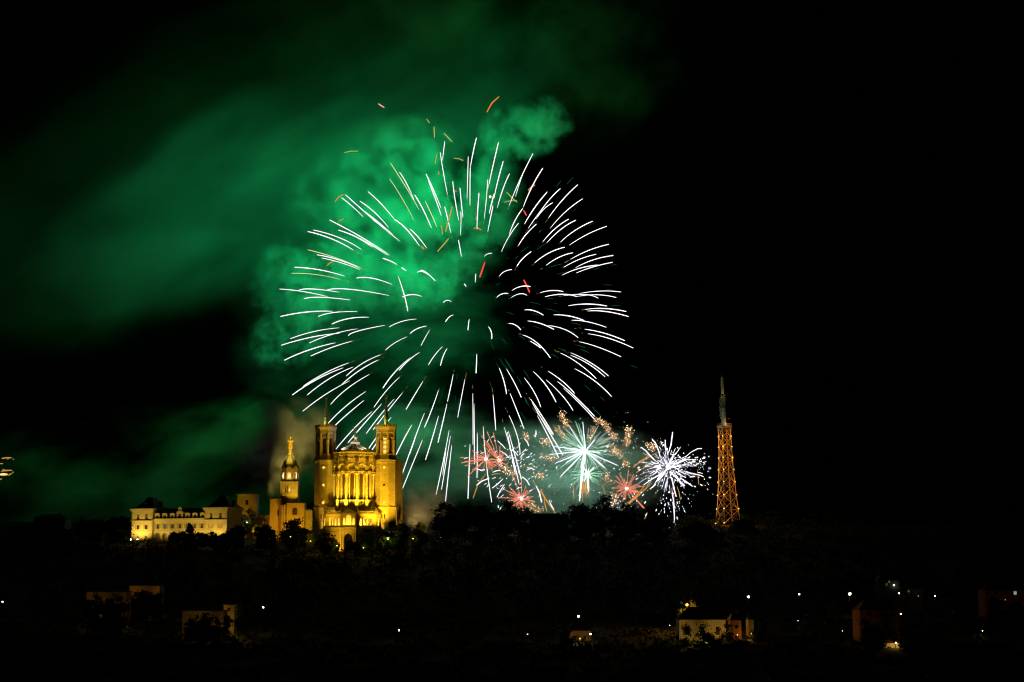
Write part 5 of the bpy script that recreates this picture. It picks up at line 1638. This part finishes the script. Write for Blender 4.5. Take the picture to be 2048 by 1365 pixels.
burst = empty("firework_burst", BC, 0, "huge round firework burst of white star trails filling the sky above the basilica", "firework", "firework bursts")
def star_depth(px, py, s):
    """how far in front of or behind the centre a star at the rim of the round burst is"""
    d = (P(px, py, Y1) - BC).length
    return s * math.sqrt(max(0.0, BR * BR - d * d))
rng = random.Random(21)
order = []
for i, t in enumerate(STREAKS):
    a, b, c = [(t[2 * k] / 2.0, t[2 * k + 1] / 2.0) for k in range(3)]
    s = rng.choice((-1, 1))
    de = star_depth(*c, s)
    re_ = max(1.0, (P(*c, Y1) - BC).length); ra = (P(*a, Y1) - BC).length; rb = (P(*b, Y1) - BC).length
    # a star flies straight out from the centre: its depth grows with the way it has gone
    tot = BR; f0 = min(0.97, max(0.35, ra / re_)) if re_ > 60 else 0.72
    f1 = (f0 + 1) / 2 if re_ <= 60 else min(0.99, max(f0, rb / re_))
    pts = []
    P2 = [P(*a, Y1 + de * f0), P(*b, Y1 + de * f1), P(*c, Y1 + de)]
    for k in range(9):
        u = k / 8.0
        # curve through the three points
        q = P2[0] * ((u - 0.5) * (u - 1) / 0.5) + P2[1] * (u * (u - 1) / -0.25) + P2[2] * (u * (u - 0.5) / 0.5)
        pts.append(q - BC)
    ln = (pts[-1] - pts[0]).length
    order.append((ln, i, pts))
order.sort(key=lambda x: -x[0])
GOLDEN = {0, 2, 4, 6, 21, 24, 27, 29, 31, 58}
rest = MB()
def trail(mb, pts, i):
    r = 0.19 + 0.07 * random.Random(i).random()
    if i in GOLDEN: r *= 0.75
    n = len(pts)
    mb.tube(pts, [r * (0.35 if k == 0 else 0.75 if k < 3 else 1.0 if k < n - 1 else 0.8) for k in range(n)], 6)
for j, (ln, i, pts) in enumerate(order):
    if j < 100:
        m = MB(); trail(m, pts, i)
        m.build("star_trail", gold_star if i in GOLDEN else white_star, burst)
    else:
        trail(rest, pts, i)
o = rest.build("short_star_trails", white_star, burst); o["kind"] = "stuff"
# fine dying hairs inside and beyond the trails
m = MB()
for k in range(170):
    ln, i, pts = order[rng.randrange(len(order))]
    d = pts[0].normalized()
    if rng.random() < 0.55:
        r0 = pts[0].length * rng.uniform(0.45, 0.95); L = rng.uniform(4, 11)
        base = d * r0 + Vector((rng.gauss(0, 2.5), rng.gauss(0, 2.5), rng.gauss(0, 2.5)))
    else:
        d = pts[-1].normalized()
        r0 = pts[-1].length * rng.uniform(0.75, 1.07); L = rng.uniform(3, 8)
        base = d * r0 + Vector((rng.gauss(0, 6), rng.gauss(0, 6), rng.gauss(0, 6)))
    m.tube([base, base + d * L * 0.5, base + d * L + Vector((0, 0, -0.05 * L))], [0.04, 0.06, 0.03], 4)
o = m.build("fading_hairs", glow_mat("fading_green_hair", (0.05, 0.55, 0.22), 0.30), burst); o["kind"] = "stuff"
m = MB()                                       # the gold spark every star drags behind it
for k in range(110):
    ln, i, pts = order[rng.randrange(len(order))]
    d = (pts[0] - pts[1]).normalized()
    for q in range(rng.randint(1, 3)):
        p0 = pts[0] + d * rng.uniform(0.3, 5.0) + Vector((rng.gauss(0, .15), 0, rng.gauss(0, .15)))
        m.tube([p0, p0 + d * rng.uniform(0.4, 1.3)], [0.07, 0.04], 4)
o = m.build("gold_sparks", glow_mat("dim_gold_spark", (0.75, 0.55, 0.16), 0.6), burst); o["kind"] = "stuff"
for i, (px, py, Y, w) in enumerate(BURST_LIGHTS):
    l = lamp("burst_smoke_spot", 'SPOT', P(px, py, Y) - BC, w, BURST_COLOR, 2.0, P(px, py, Y) - BC + Vector((0, 1, 0.15)), 178, 0.15)  # added spot facing back to the smoke, keeping the ground dark
    l.parent = burst

# embers of an earlier shell that still fall through it
embers = empty("firework_embers", P(930, 420, Y1), 0, "scattered orange, red and gold embers falling through the upper half of the huge burst", "firework", "firework bursts")
EC = embers.location.copy()
for k, (mt, pts, r) in enumerate([
    (ember_o, (669.7, 404.3, 677, 394.8, 687.3, 389), .3), (ember_o, (677, 443.4, 682, 440.5, 687.3, 438), .28), (ember_o, (653.6, 532.6, 660, 526, 669, 522.3), .28),
    (red_core, (756.5, 207.8, 762, 211.5, 768.6, 215.5), .28), (ember_o, (973.4, 225, 984, 206.3, 998.2, 193.5), .34), (ember_g, (853.2, 238, 856, 242, 859, 247), .26),
    (ember_g, (868, 253.5, 868.5, 265, 869, 276), .3), (ember_g, (888, 266.7, 896, 275.5, 904.8, 284.3), .3), (ember_g, (907, 316.6, 918, 318, 926.8, 321.6), .26),
    (ember_g, (874, 309, 872, 318, 870, 327.8), .26), (ember_g, (688, 306, 702, 302.6, 716, 302.8), .22), (ember_o, (877, 342.8, 877.5, 346, 878, 350), .26),
    (ember_o, (904.8, 412.4, 899, 435, 891, 463.4), .34), (ember_o, (905.6, 383.8, 909.5, 382, 913.6, 382.8), .3), (ember_o, (842.6, 492.7, 845.5, 495.5, 848.7, 498.6), .34),
    (ember_r, (969.8, 525, 964.5, 540, 959.6, 555), .42), (ember_r, (1047.8, 560.4, 1053.5, 572, 1059.2, 585), .42), (ember_r, (1047, 421, 1050, 426, 1053, 431.4), .36),
    (ember_o, (1056, 381.3, 1062, 375, 1070, 370.6), .34), (ember_o, (947, 457.3, 953.7, 455.4, 962.5, 460.2), .36), (ember_o, (951.5, 434, 952.3, 437, 953, 440), .25),
    (ember_g, (1013, 384.5, 1023, 395, 1034, 405), .28), (ember_g, (1008, 405, 1020, 402, 1034, 402), .24), (ember_g, (874.8, 503.7, 887, 490, 897.5, 477.4), .34), (ember_g, (881.4, 449, 884, 458, 885, 469), .24)]):
    s = (rng.random() - 0.5) * 120
    a = [P(pts[2 * q], pts[2 * q + 1], Y1 + s) - EC for q in range(3)]
    m = MB(); m.tube(a, [r * 0.7, r, r * 0.8], 6)
    m.build("ember", mt, embers)
m = MB(); q = P(980.4, 394, 1000) - EC
m.lathe([(0, -0.62), (0.44, -0.44), (0.62, 0), (0.44, 0.44), (0, 0.62)], 10, q)
m.build("burning_star", glow_mat("orange_white_star", (1.0, 0.62, 0.3), 4.0), embers)

# ------------- low bursts at the right
T = {"O": (920, 820, 6.825), "Q": (1080, 800, 11.378), "S": (1080, 910, 11.378), "V": (1250, 840, 11.378), "W": (1200, 940, 8.533), "p": (0, 0, 1)}
Y2 = 1030.0
K2 = Y2 / FPX
def TP(t, x, y, Y=Y2):
    a, b, s = T[t]
    return P(a + x / s, b + y / s, Y)


def rays(parent, C, items, mat, r0, r1, name, lr, start=0.08, spread=0.8):
    """one mesh per ray, from near the centre to its end; depth is given so that the ends lie on a ball"""
    ends = [TP(*e) for e in items]
    Rm = max((e - C).length for e in ends)
    for e in ends:
        d = e - C
        dep = lr.choice((-1, 1)) * math.sqrt(max(0, Rm * Rm - d.length ** 2)) * spread
        e = d + Vector((0, dep, 0))
        m = MB()
        pts = [e * (start + (1 - start) * k / 5) + Vector((0, 0, -0.02 * d.length * (k / 5) ** 2)) for k in range(6)]
        m.tube(pts, [r0 + (r1 - r0) * k / 5 for k in range(6)], 5)
        m.build(name, mat, parent)


def core(parent, r, mat=flash, name="core"):
    m = MB()
    m.lathe([(0, -r), (r * .7, -r * .7), (r, 0), (r * .7, r * .7), (0, r)], 10)
    m.build(name, mat, parent)


def dots(pts, r, mat, parent, name, lr):
    m = MB()
    for p in pts:
        s = r * (0.45 + 0.9 * lr.random() ** 2.2)
        m.add([p + Vector(v) * s for v in ((1, 0, 0), (-1, 0, 0), (0, 1, 0), (0, -1, 0), (0, 0, 1), (0, 0, -1))],
              [(0, 2, 4), (2, 1, 4), (1, 3, 4), (3, 0, 4), (2, 0, 5), (1, 2, 5), (3, 1, 5), (0, 3, 5)])
    o = m.build(name, mat, parent); o["kind"] = "stuff"
    return o


lr = random.Random(77)
REDS = [
    ("red firework burst nearest to the basilica, upper left of the low bursts", ("O", 355, 675), [(5, 645), (60, 690), (20, 725), (70, 770), (165, 805), (275, 535), (170, 570), (100, 900), (315, 850), (400, 580), (440, 770), (210, 830), (170, 610), (250, 760), (440, 690), (200, 660), (410, 740)]),
    ("small red firework burst just right of the red burst nearest to the basilica", ("O", 532, 690), [(370, 290), (455, 295), (365, 405), (290, 340), (310, 460), (545, 475), (515, 740), (640, 660), (600, 600), (350, 480), (400, 590), (615, 720), (470, 640)]),
    ("red firework burst low behind the middle grove", ("O", 840, 1215), [(520, 1190), (600, 1070), (680, 1045), (725, 900), (838, 965), (900, 1025), (980, 1085), (1000, 1170), (1020, 1245), (720, 1095), (650, 1250), (770, 1300), (830, 1340), (870, 1360), (690, 1340), (790, 1140), (900, 1150), (940, 1200), (700, 1190), (930, 1090), (740, 1225), (1010, 1255)]),
    ("red firework burst at the right, between the white and the violet white bursts", ("W", 455, 320), [(470, 15), (240, 195), (190, 322), (265, 490), (320, 75), (290, 90), (580, 130), (560, 90), (760, 650), (730, 650), (410, 510), (500, 500), (650, 340), (650, 370), (720, 295), (640, 400), (440, 180), (640, 230), (670, 270), (380, 420), (540, 470), (620, 300), (560, 400), (390, 170)]),
]
for lab, ce, ends in REDS:
    C = TP(*ce)
    t = empty("firework_burst", C, 0, lab, "firework", "firework bursts")
    sc = T[ce[0]][2]
    for k in range(18):
        a_ = lr.uniform(0, 6.28); r_ = lr.uniform(11, 29) * sc * (0.75 if "small" in lab else 1)
        ends = ends + [(ce[1] + r_ * math.cos(a_), ce[2] + r_ * 0.85 * math.sin(a_))]
    rays(t, C, [(ce[0], *e) for e in ends], red_ray, 0.10, 0.22, "ray", lr, 0.12)
    rays(t, C, [(ce[0], ce[1] + lr.uniform(-70, 70), ce[2] + lr.uniform(-70, 70)) for k in range(9)], red_core, 0.2, 0.08, "inner_ray", lr, 0.05, 0.3)
    core(t, 0.85)
    l = lamp("flash_light", 'POINT', (0, -2, 0), 4.0e3, (1.0, 0.35, 0.2), 1.0); l.parent = t

# the big white palm burst with its bright falling trunk
C = TP("Q", 1030, 1170)
t = empty("firework_burst", C, 0, "white palm shaped firework burst with a thick bright trunk above the grove", "firework", "firework bursts")
rays(t, C, [("Q", 640, 590), ("Q", 760, 670), ("Q", 960, 530), ("Q", 1280, 850), ("Q", 1400, 1160), ("Q", 290, 1065), ("Q", 210, 1230), ("Q", 730, 1150), ("S", 350, 160), ("S", 610, 130), ("S", 460, 490), ("S", 1450, 310), ("S", 1760, 240), ("Q", 830, 1080)], violet_ray, 0.30, 0.12, "palm_arm", lr, 0.03)
rays(t, C, [("Q", 800, 490), ("Q", 870, 560), ("Q", 430, 690), ("Q", 620, 720), ("Q", 710, 700), ("Q", 410, 760), ("Q", 450, 1000), ("Q", 640, 1180), ("Q", 1510, 1180), ("Q", 1300, 1310), ("Q", 560, 1080), ("Q", 1200, 1060), ("Q", 1050, 860), ("Q", 1640, 1290), ("Q", 520, 860), ("S", 620, 190), ("S", 470, 260), ("S", 1300, 300), ("S", 1490, 150), ("S", 640, 360), ("S", 830, 340)], green_ray, 0.12, 0.09, "green_ray", lr, 0.06)
m = MB()
tr = [TP("Q", 1030, 1130), TP("S", 1005, 60), TP("S", 975, 200), TP("S", 960, 350), TP("S", 950, 520), TP("S", 930, 700), TP("S", 912, 900), TP("S", 900, 1050)]
m.tube([p - C for p in tr], [0.4, 0.65, 0.75, 0.65, 0.5, 0.28, 0.22, 0.12], 8)
tr = [TP("S", 1085, 440), TP("S", 1095, 560), TP("S", 1090, 700), TP("S", 1110, 830)]
m.tube([p - C for p in tr], [0.4, 0.4, 0.3, 0.2], 6)
m.build("trunk_trail", flash, t)
m = MB()
for k in range(130):
    d = Vector((lr.gauss(0, 1), lr.gauss(0, 1), lr.gauss(0, 0.9))).normalized()
    r0 = lr.uniform(1, 9); r1 = r0 + lr.uniform(3, 11)
    m.tube([d * r0, d * (r0 + r1) / 2, d * r1 + Vector((0, 0, -0.6))], [0.05, 0.09, 0.04], 4)
o = m.build("fine_spray", glow_mat("pale_mint_spray", (0.75, 1.0, 0.86), 1.2), t); o["kind"] = "stuff"
pts = []
for k in range(260):
    a = lr.uniform(0, 6.28); b = lr.gauss(0, 0.5)
    r = 11 + abs(lr.gauss(0, 11))
    pts.append(Vector((r * math.cos(a) * math.cos(b), r * math.sin(b), r * math.sin(a) * math.cos(b) * 0.95 - 4)))
dots(pts, 0.15, glow_mat("mint_spark", (0.75, 1.0, 0.85), 1.6), t, "spark", lr)
core(t, 1.2)
l = lamp("flash_light", 'SPOT', (0, 45, -2), 9.0e4, (0.40, 1.0, 0.70), 2.0, (0, 46, -1.8), 170, 0.2); l.parent = t  # added spot well behind the burst, turned on the smoke bank alone

C = TP("S", 1080, 430)
t = empty("firework_burst", C, 0, "pale green firework burst low on the trunk of the white palm burst", "firework", "firework bursts")
rays(t, C, [("S", x, y) for x, y in ((640, 365), (680, 470), (700, 570), (720, 650), (820, 580), (1200, 660), (1340, 650), (1370, 600), (1410, 480), (1410, 430), (1390, 350), (1500, 400), (1490, 150), (1160, 790), (810, 790), (1010, 800), (1220, 650), (760, 460), (860, 640), (1130, 560), (1290, 520), (930, 300), (1260, 260), (1190, 130), (760, 300), (900, 700))], green_ray, 0.18, 0.08, "ray", lr, 0.05)
rays(t, C, [("S", 1080 + lr.uniform(-190, 190), 430 + lr.uniform(-190, 190)) for k in range(22)], spark_w, 0.16, 0.08, "white_ray", lr, 0.05)
core(t, 1.3)
# gold tails hanging under it
m = MB()
for k in range(26):
    x = lr.uniform(890, 1130)
    y0 = lr.uniform(480, 700)
    a = TP("S", x, y0); b = TP("S", x + lr.uniform(-40, 30), y0 + lr.uniform(160, 420))
    m.tube([a - C, (a + b) / 2 - C + Vector((lr.uniform(-.4, .4), 0, 0)), b - C], [0.14, 0.22, 0.1], 5)
m.build("gold_tail", gold_crackle, t)

# the violet white burst beside the lattice tower
C = TP("V", 985, 1075)
t = empty("firework_burst", C, 0, "violet white firework burst with long comet arms left of the lattice tower", "firework", "firework bursts")
def arm(mb, pts, r):
    mb.tube([TP(*p) - C for p in pts], [x * 0.48 for x in r], 6)
for pts, r in (([("V", 720, 960), ("V", 600, 850), ("V", 470, 700), ("V", 370, 632)], [.15, .5, .5, .3]), ([("V", 805, 880), ("V", 770, 720), ("V", 700, 540), ("V", 610, 430)], [.2, .5, .45, .2]),
               ([("V", 925, 820), ("V", 935, 680), ("V", 912, 455)], [.2, .4, .25]), ([("V", 990, 750), ("V", 1050, 560), ("V", 1085, 280)], [.2, .55, .45]),
               ([("V", 975, 1060), ("V", 1040, 930), ("V", 1110, 790)], [.9, .8, .4]), ([("V", 970, 1070), ("V", 940, 990), ("V", 895, 905)], [.9, .7, .4]),
               ([("V", 1380, 845), ("V", 1500, 740), ("V", 1650, 660), ("V", 1750, 657)], [.12, .2, .3, .35]), ([("V", 1150, 1000), ("V", 1270, 955), ("V", 1390, 915)], [.3, .6, .4]),
               ([("V", 1400, 1190), ("V", 1580, 1235), ("V", 1720, 1265), ("V", 1790, 1300)], [.25, .4, .35, .2]), ([("V", 950, 1130), ("V", 830, 1260), ("V", 740, 1350)], [.9, .75, .5]),
               ([("W", 1110, 50), ("W", 980, 190)], [.8, .4]), ([("W", 1060, 60), ("W", 900, 150), ("W", 740, 262)], [.6, .5, .25]), ([("W", 1190, 30), ("W", 1330, 160), ("W", 1450, 275)], [.8, .6, .35]),
               ([("W", 1370, 140), ("W", 1480, 210), ("W", 1580, 285)], [.4, .5, .3]), ([("W", 1225, 130), ("W", 1255, 280), ("W", 1300, 460)], [.3, .6, .3]), ([("W", 1225, 320), ("W", 1255, 560), ("W", 1272, 830), ("W", 1262, 905)], [.18, .35, .45, .35]),
               ([("V", 820, 1085), ("V", 690, 1085), ("V", 560, 1110)], [.5, .4, .2]), ([("V", 1000, 1090), ("V", 1130, 1070), ("V", 1250, 1040)], [.8, .7, .3])):
    m = MB(); arm(m, pts, r); m.build("comet_arm", violet_ray, t)
m = MB()
for k in range(130):
    d = Vector((lr.gauss(0, 1), lr.gauss(0, 1), lr.gauss(0, 0.8))).normalized()
    r0 = lr.uniform(1.5, 12); r1 = r0 + lr.uniform(1.5, 7)
    m.tube([d * r0, d * (r0 + r1) / 2, d * r1 + Vector((0, 0, -0.5))], [0.05, 0.10, 0.05], 4)
o = m.build("fine_spray", violet_ray, t); o["kind"] = "stuff"
pts = []
for k in range(300):
    a = lr.uniform(0, 6.28); r = abs(lr.gauss(0, 8.5)) + 2.5; b = lr.uniform(-1, 1)
    pts.append(Vector((r * 1.25 * math.cos(a), r * b, r * 0.85 * math.sin(a) - 0.8)))
for k in range(60):                          # sparks that have fallen out below and to the right
    pts.append(TP("W", lr.gauss(1150, 170), lr.gauss(560, 130)) - C)
for k in range(60):
    pts.append(TP("V", lr.uniform(1400, 1850), lr.gauss(960, 75)) - C)
for q in ((1740, 265), (1775, 262), (1830, 225), (1850, 250), (1838, 332), (1895, 135), (1660, 370), (1410, 630), (1430, 665), (1440, 700), (1455, 730), (998, 922), (998, 965), (1185, 990), (1290, 930), (1320, 845), (1560, 540), (1510, 495), (1525, 570), (1560, 622)):
    pts.append(TP("W", *q) - C)
dots(pts, 0.22, spark_w, t, "spark", lr)
m = MB()
for p in pts[::5][:110]:                     # short dashes that fly outwards
    d = p.normalized()
    m.tube([p * 0.95, p * 0.95 + d * lr.uniform(0.6, 1.5)], [0.08, 0.13], 5)
o = m.build("dash", spark_w, t); o["kind"] = "stuff"
core(t, 1.3)
l = lamp("flash_light", 'POINT', (0, -4, 0), 1.5e3, (0.9, 0.9, 1.0), 2.0); l.parent = t

# gold crackling tufts and the gold comet stems they ride on
def tuft(label, strip, width, n, bright=0.5):
    """crackling gold tuft along a strip of photo points"""
    ps = [P(x, y, Y2 + lr.uniform(-15, 15)) for x, y in strip]
    C = ps[0].copy()
    t = empty("crackling_tuft", C, 0, label, "firework", "gold crackling tufts")
    m = MB(); sp = []
    for k in range(n):
        u = lr.uniform(0, len(ps) - 1.001); i = int(u)
        q = ps[i].lerp(ps[i + 1], u - i) - C + Vector((lr.gauss(0, width), lr.gauss(0, width), lr.gauss(0, width))) * K2
        d = Vector((lr.gauss(0, 1), lr.gauss(0, 0.6), lr.gauss(0.25, 0.8))).normalized() * lr.uniform(0.5, 1.3)
        m.tube([q, q + d * 0.6, q + d + Vector((0.15 * lr.uniform(-1, 1), 0, 0.2))], [0.10, 0.09, 0.05], 4)
        if lr.random() < 0.5: sp.append(q + d)
    o = m.build("crackle", gold_crackle, t); o["kind"] = "stuff"
    dots(sp, 0.14, spark_g, t, "spark", lr)
tuft("upright gold crackling tuft above the left arm of the white palm burst", [(1122, 829), (1129, 842), (1135, 854)], 3.4, 120)
tuft("slanting gold crackling tuft left of the green rays", [(1110, 856), (1120, 864), (1131, 878)], 3.2, 90)
tuft("gold crackling tuft where the steepest white trails end", [(1088, 882), (1096, 886)], 4.0, 80)
tuft("arching gold crackling tuft under the end of two long white trails", [(1190, 842), (1202, 843), (1212, 852), (1219, 862)], 3.0, 150)
tuft("gold crackling tuft hanging left below the arching one", [(1187, 856), (1184, 866), (1179, 880)], 3.0, 70)
tuft("dim gold crackling tuft right of the arching one", [(1222, 870), (1234, 876)], 3.2, 60)
tuft("round gold crackling tuft right of the white palm burst", [(1220, 897), (1230, 902), (1240, 908)], 5.0, 150)
tuft("tall gold crackling tuft between the white and the violet white burst", [(1257, 855), (1256, 872), (1254, 890)], 3.6, 170)
tuft("gold crackling tuft under the tall one", [(1252, 922), (1250, 932)], 3.2, 60)
tuft("gold crackling tuft level with the left arm of the white palm burst", [(1084, 915), (1098, 918), (1108, 918)], 3.6, 80)
tuft("gold crackling tuft above the right red burst", [(1206, 948), (1214, 958), (1222, 968)], 3.6, 70)
tuft("gold crackling tuft low among the left sparks", [(1076, 948), (1085, 956)], 4.0, 60)
tuft("gold crackling tuft between the two left red bursts and the low one", [(1004, 936), (1018, 944), (1032, 950)], 5.0, 120)
tuft("brushy gold crackling tuft beside the flat dark roof", [(1056, 1010), (1068, 1018), (1088, 1022)], 4.0, 110)
tuft("gold crackling tuft left above the violet white burst", [(1296, 892), (1304, 897), (1310, 890)], 4.0, 90)
tuft("gold crackling tuft behind the leaves right of the white trunk", [(1226, 985), (1232, 996), (1226, 1012)], 3.6, 90)
tuft("thin gold crackling tuft at the top right of the small red burst", [(1048, 868), (1056, 880)], 3.0, 46)

comets = empty("firework_comets", P(1100, 960, Y2), 0, "thin curved gold and white comet trails scattered between the low bursts", "firework", "firework bursts")
CC = comets.location.copy()
for mt, r, pts in (
    (gold_crackle, .26, (974, 947, 957, 966, 946, 997)), (violet_ray, .24, (979, 957, 965, 962, 953, 971)), (violet_ray, .2, (1006, 958, 996, 968, 984, 977)), (violet_ray, .2, (1009, 969, 1000, 983, 994, 995)),
    (violet_ray, .26, (1045, 954, 1054, 962, 1059, 971)), (gold_crackle, .3, (1067, 962, 1078, 985, 1085, 1004)), (violet_ray, .3, (1072, 972, 1079, 986, 1083, 1005)), (gold_crackle, .42, (1080, 981, 1092, 1000, 1111, 1027)),
    (gold_crackle, .36, (1081, 978, 1092, 1000, 1107, 1022)), (gold_crackle, .3, (1088, 995, 1090, 1010, 1094, 1024)), (violet_ray, .22, (1098, 1000, 1102, 1010, 1108, 1020)), (gold_crackle, .42, (1302, 968, 1276, 992, 1244, 1020)),
    (gold_crackle, .34, (1290, 972, 1270, 994, 1250, 1012)), (gold_crackle, .3, (1315, 905, 1292, 918, 1268, 932)), (gold_crackle, .26, (1300, 910, 1282, 922, 1266, 936)), (gold_crackle, .3, (1306, 930, 1290, 935, 1272, 946)),
    (gold_crackle, .22, (1200, 886, 1212, 880, 1222, 875)), (gold_crackle, .22, (1202, 967, 1207, 977, 1211, 990)), (gold_crackle, .24, (1343, 977, 1347, 990, 1349, 1010)), (gold_crackle, .2, (1354, 973, 1358, 985, 1361, 1000)),
    (gold_crackle, .18, (1395, 940, 1396, 954, 1398, 970)), (violet_ray, .22, (1048, 877, 1055, 885, 1058, 893)), (violet_ray, .2, (995, 882, 1004, 890, 1011, 898)), (violet_ray, .2, (1000, 902, 1010, 908, 1018, 916)),
    (violet_ray, .2, (1022, 900, 1030, 904, 1036, 912)), (violet_ray, .2, (1054, 936, 1062, 937, 1069, 940)), (gold_crackle, .16, (1040, 935, 1052, 934, 1068, 938)), (violet_ray, .24, (1072, 861, 1072, 868, 1070, 875)),
    (gold_crackle, .2, (982, 950, 992, 948, 1001, 948)), (violet_ray, .22, (985, 945, 993, 942, 1001, 941)), (violet_ray, .24, (954, 938, 962, 941, 970, 940)), (gold_crackle, .22, (1290, 1028, 1292, 1034, 1289, 1038)), (violet_ray, .2, (1294, 1026, 1293, 1030, 1291, 1033)),
    (gold_crackle, .22, (1146, 968, 1147, 985, 1147, 998)), (violet_ray, .24, (1300, 978, 1306, 974, 1311, 968))):
    m = MB()
    s = lr.uniform(-12, 12)
    a = [P(pts[2 * q], pts[2 * q + 1], Y2 + s) - CC for q in range(3)]
    m.tube([a[0], a[0] * .25 + a[1] * .75 - (a[2] - a[0]) * .0, a[1], a[2]], [r * 0.5, r * .9, r, r * 0.7], 5)
    m.build("comet_trail", mt, comets)
pts = []
for k in range(130):
    x = lr.uniform(985, 1140); y = lr.uniform(858, 1022)
    if lr.random() < 0.35: x = lr.gauss(1040, 22); y = lr.gauss(925, 20)
    pts.append(P(x, y, Y2 + lr.uniform(-25, 25)) - CC)
for k in range(80):
    x = lr.uniform(1140, 1300); y = lr.uniform(868, 1000)
    pts.append(P(x, y, Y2 + lr.uniform(-25, 25)) - CC)
for k in range(60):
    pts.append(P(lr.gauss(1240, 26), lr.gauss(1008, 12), Y2 + lr.uniform(-10, 10)) - CC)
dots(pts, 0.2, spark_w, comets, "spark", lr)
m = MB()
for k in range(90):
    p = P(lr.gauss(1025, 34), lr.gauss(935, 34), Y2 + lr.uniform(-20, 20)) - CC
    a = lr.uniform(0.3, 1.1)
    d = Vector((math.cos(a), 0, math.sin(a))) * lr.uniform(0.7, 2.2) * lr.choice((1, 1, -1))
    m.tube([p, p + d * .5, p + d + Vector((0, 0, -0.2))], [0.1, 0.17, 0.1], 4)
o = m.build("dash", violet_ray, comets); o["kind"] = "stuff"

# the tip of one more burst that reaches in at the left edge
C = P(-40, 945, 1000)
t = empty("firework_burst", C, 0, "dim golden firework burst cut off by the left edge", "firework", "firework bursts")
k3 = 1000 / FPX
for x0, y0, x1, y1, r in ((3, 917, 24, 916, .3), (-10, 928, 6, 928, .3), (2, 943, 24, 941, .34), (-4, 950, 15, 949, .62), (6, 952, 14, 951, .3), (16, 952, 24, 947, .28), (-6, 962, 4, 958, .36), (5, 918, 20, 915, .2), (14, 920, 18, 917, .18), (4, 941, 10, 939, .2)):
    m = MB()
    a = P(x0, y0, 1000) - C; b = P(x1, y1, 1000) - C
    m.tube([a, (a + b) / 2 + Vector((0, 0, .15)), b], [r * .5, r, r * .5], 5)
    m.build("tail", glow_mat("bright_gold_tail", (1.0, 0.62, 0.22), 1.4) if r > .5 else gold_crackle, t)
dots([P(27, 919, 1000) - C, P(12, 983.5, 1000) - C, P(26, 945, 1000) - C], 0.3, ember_g, t, "spark", lr)
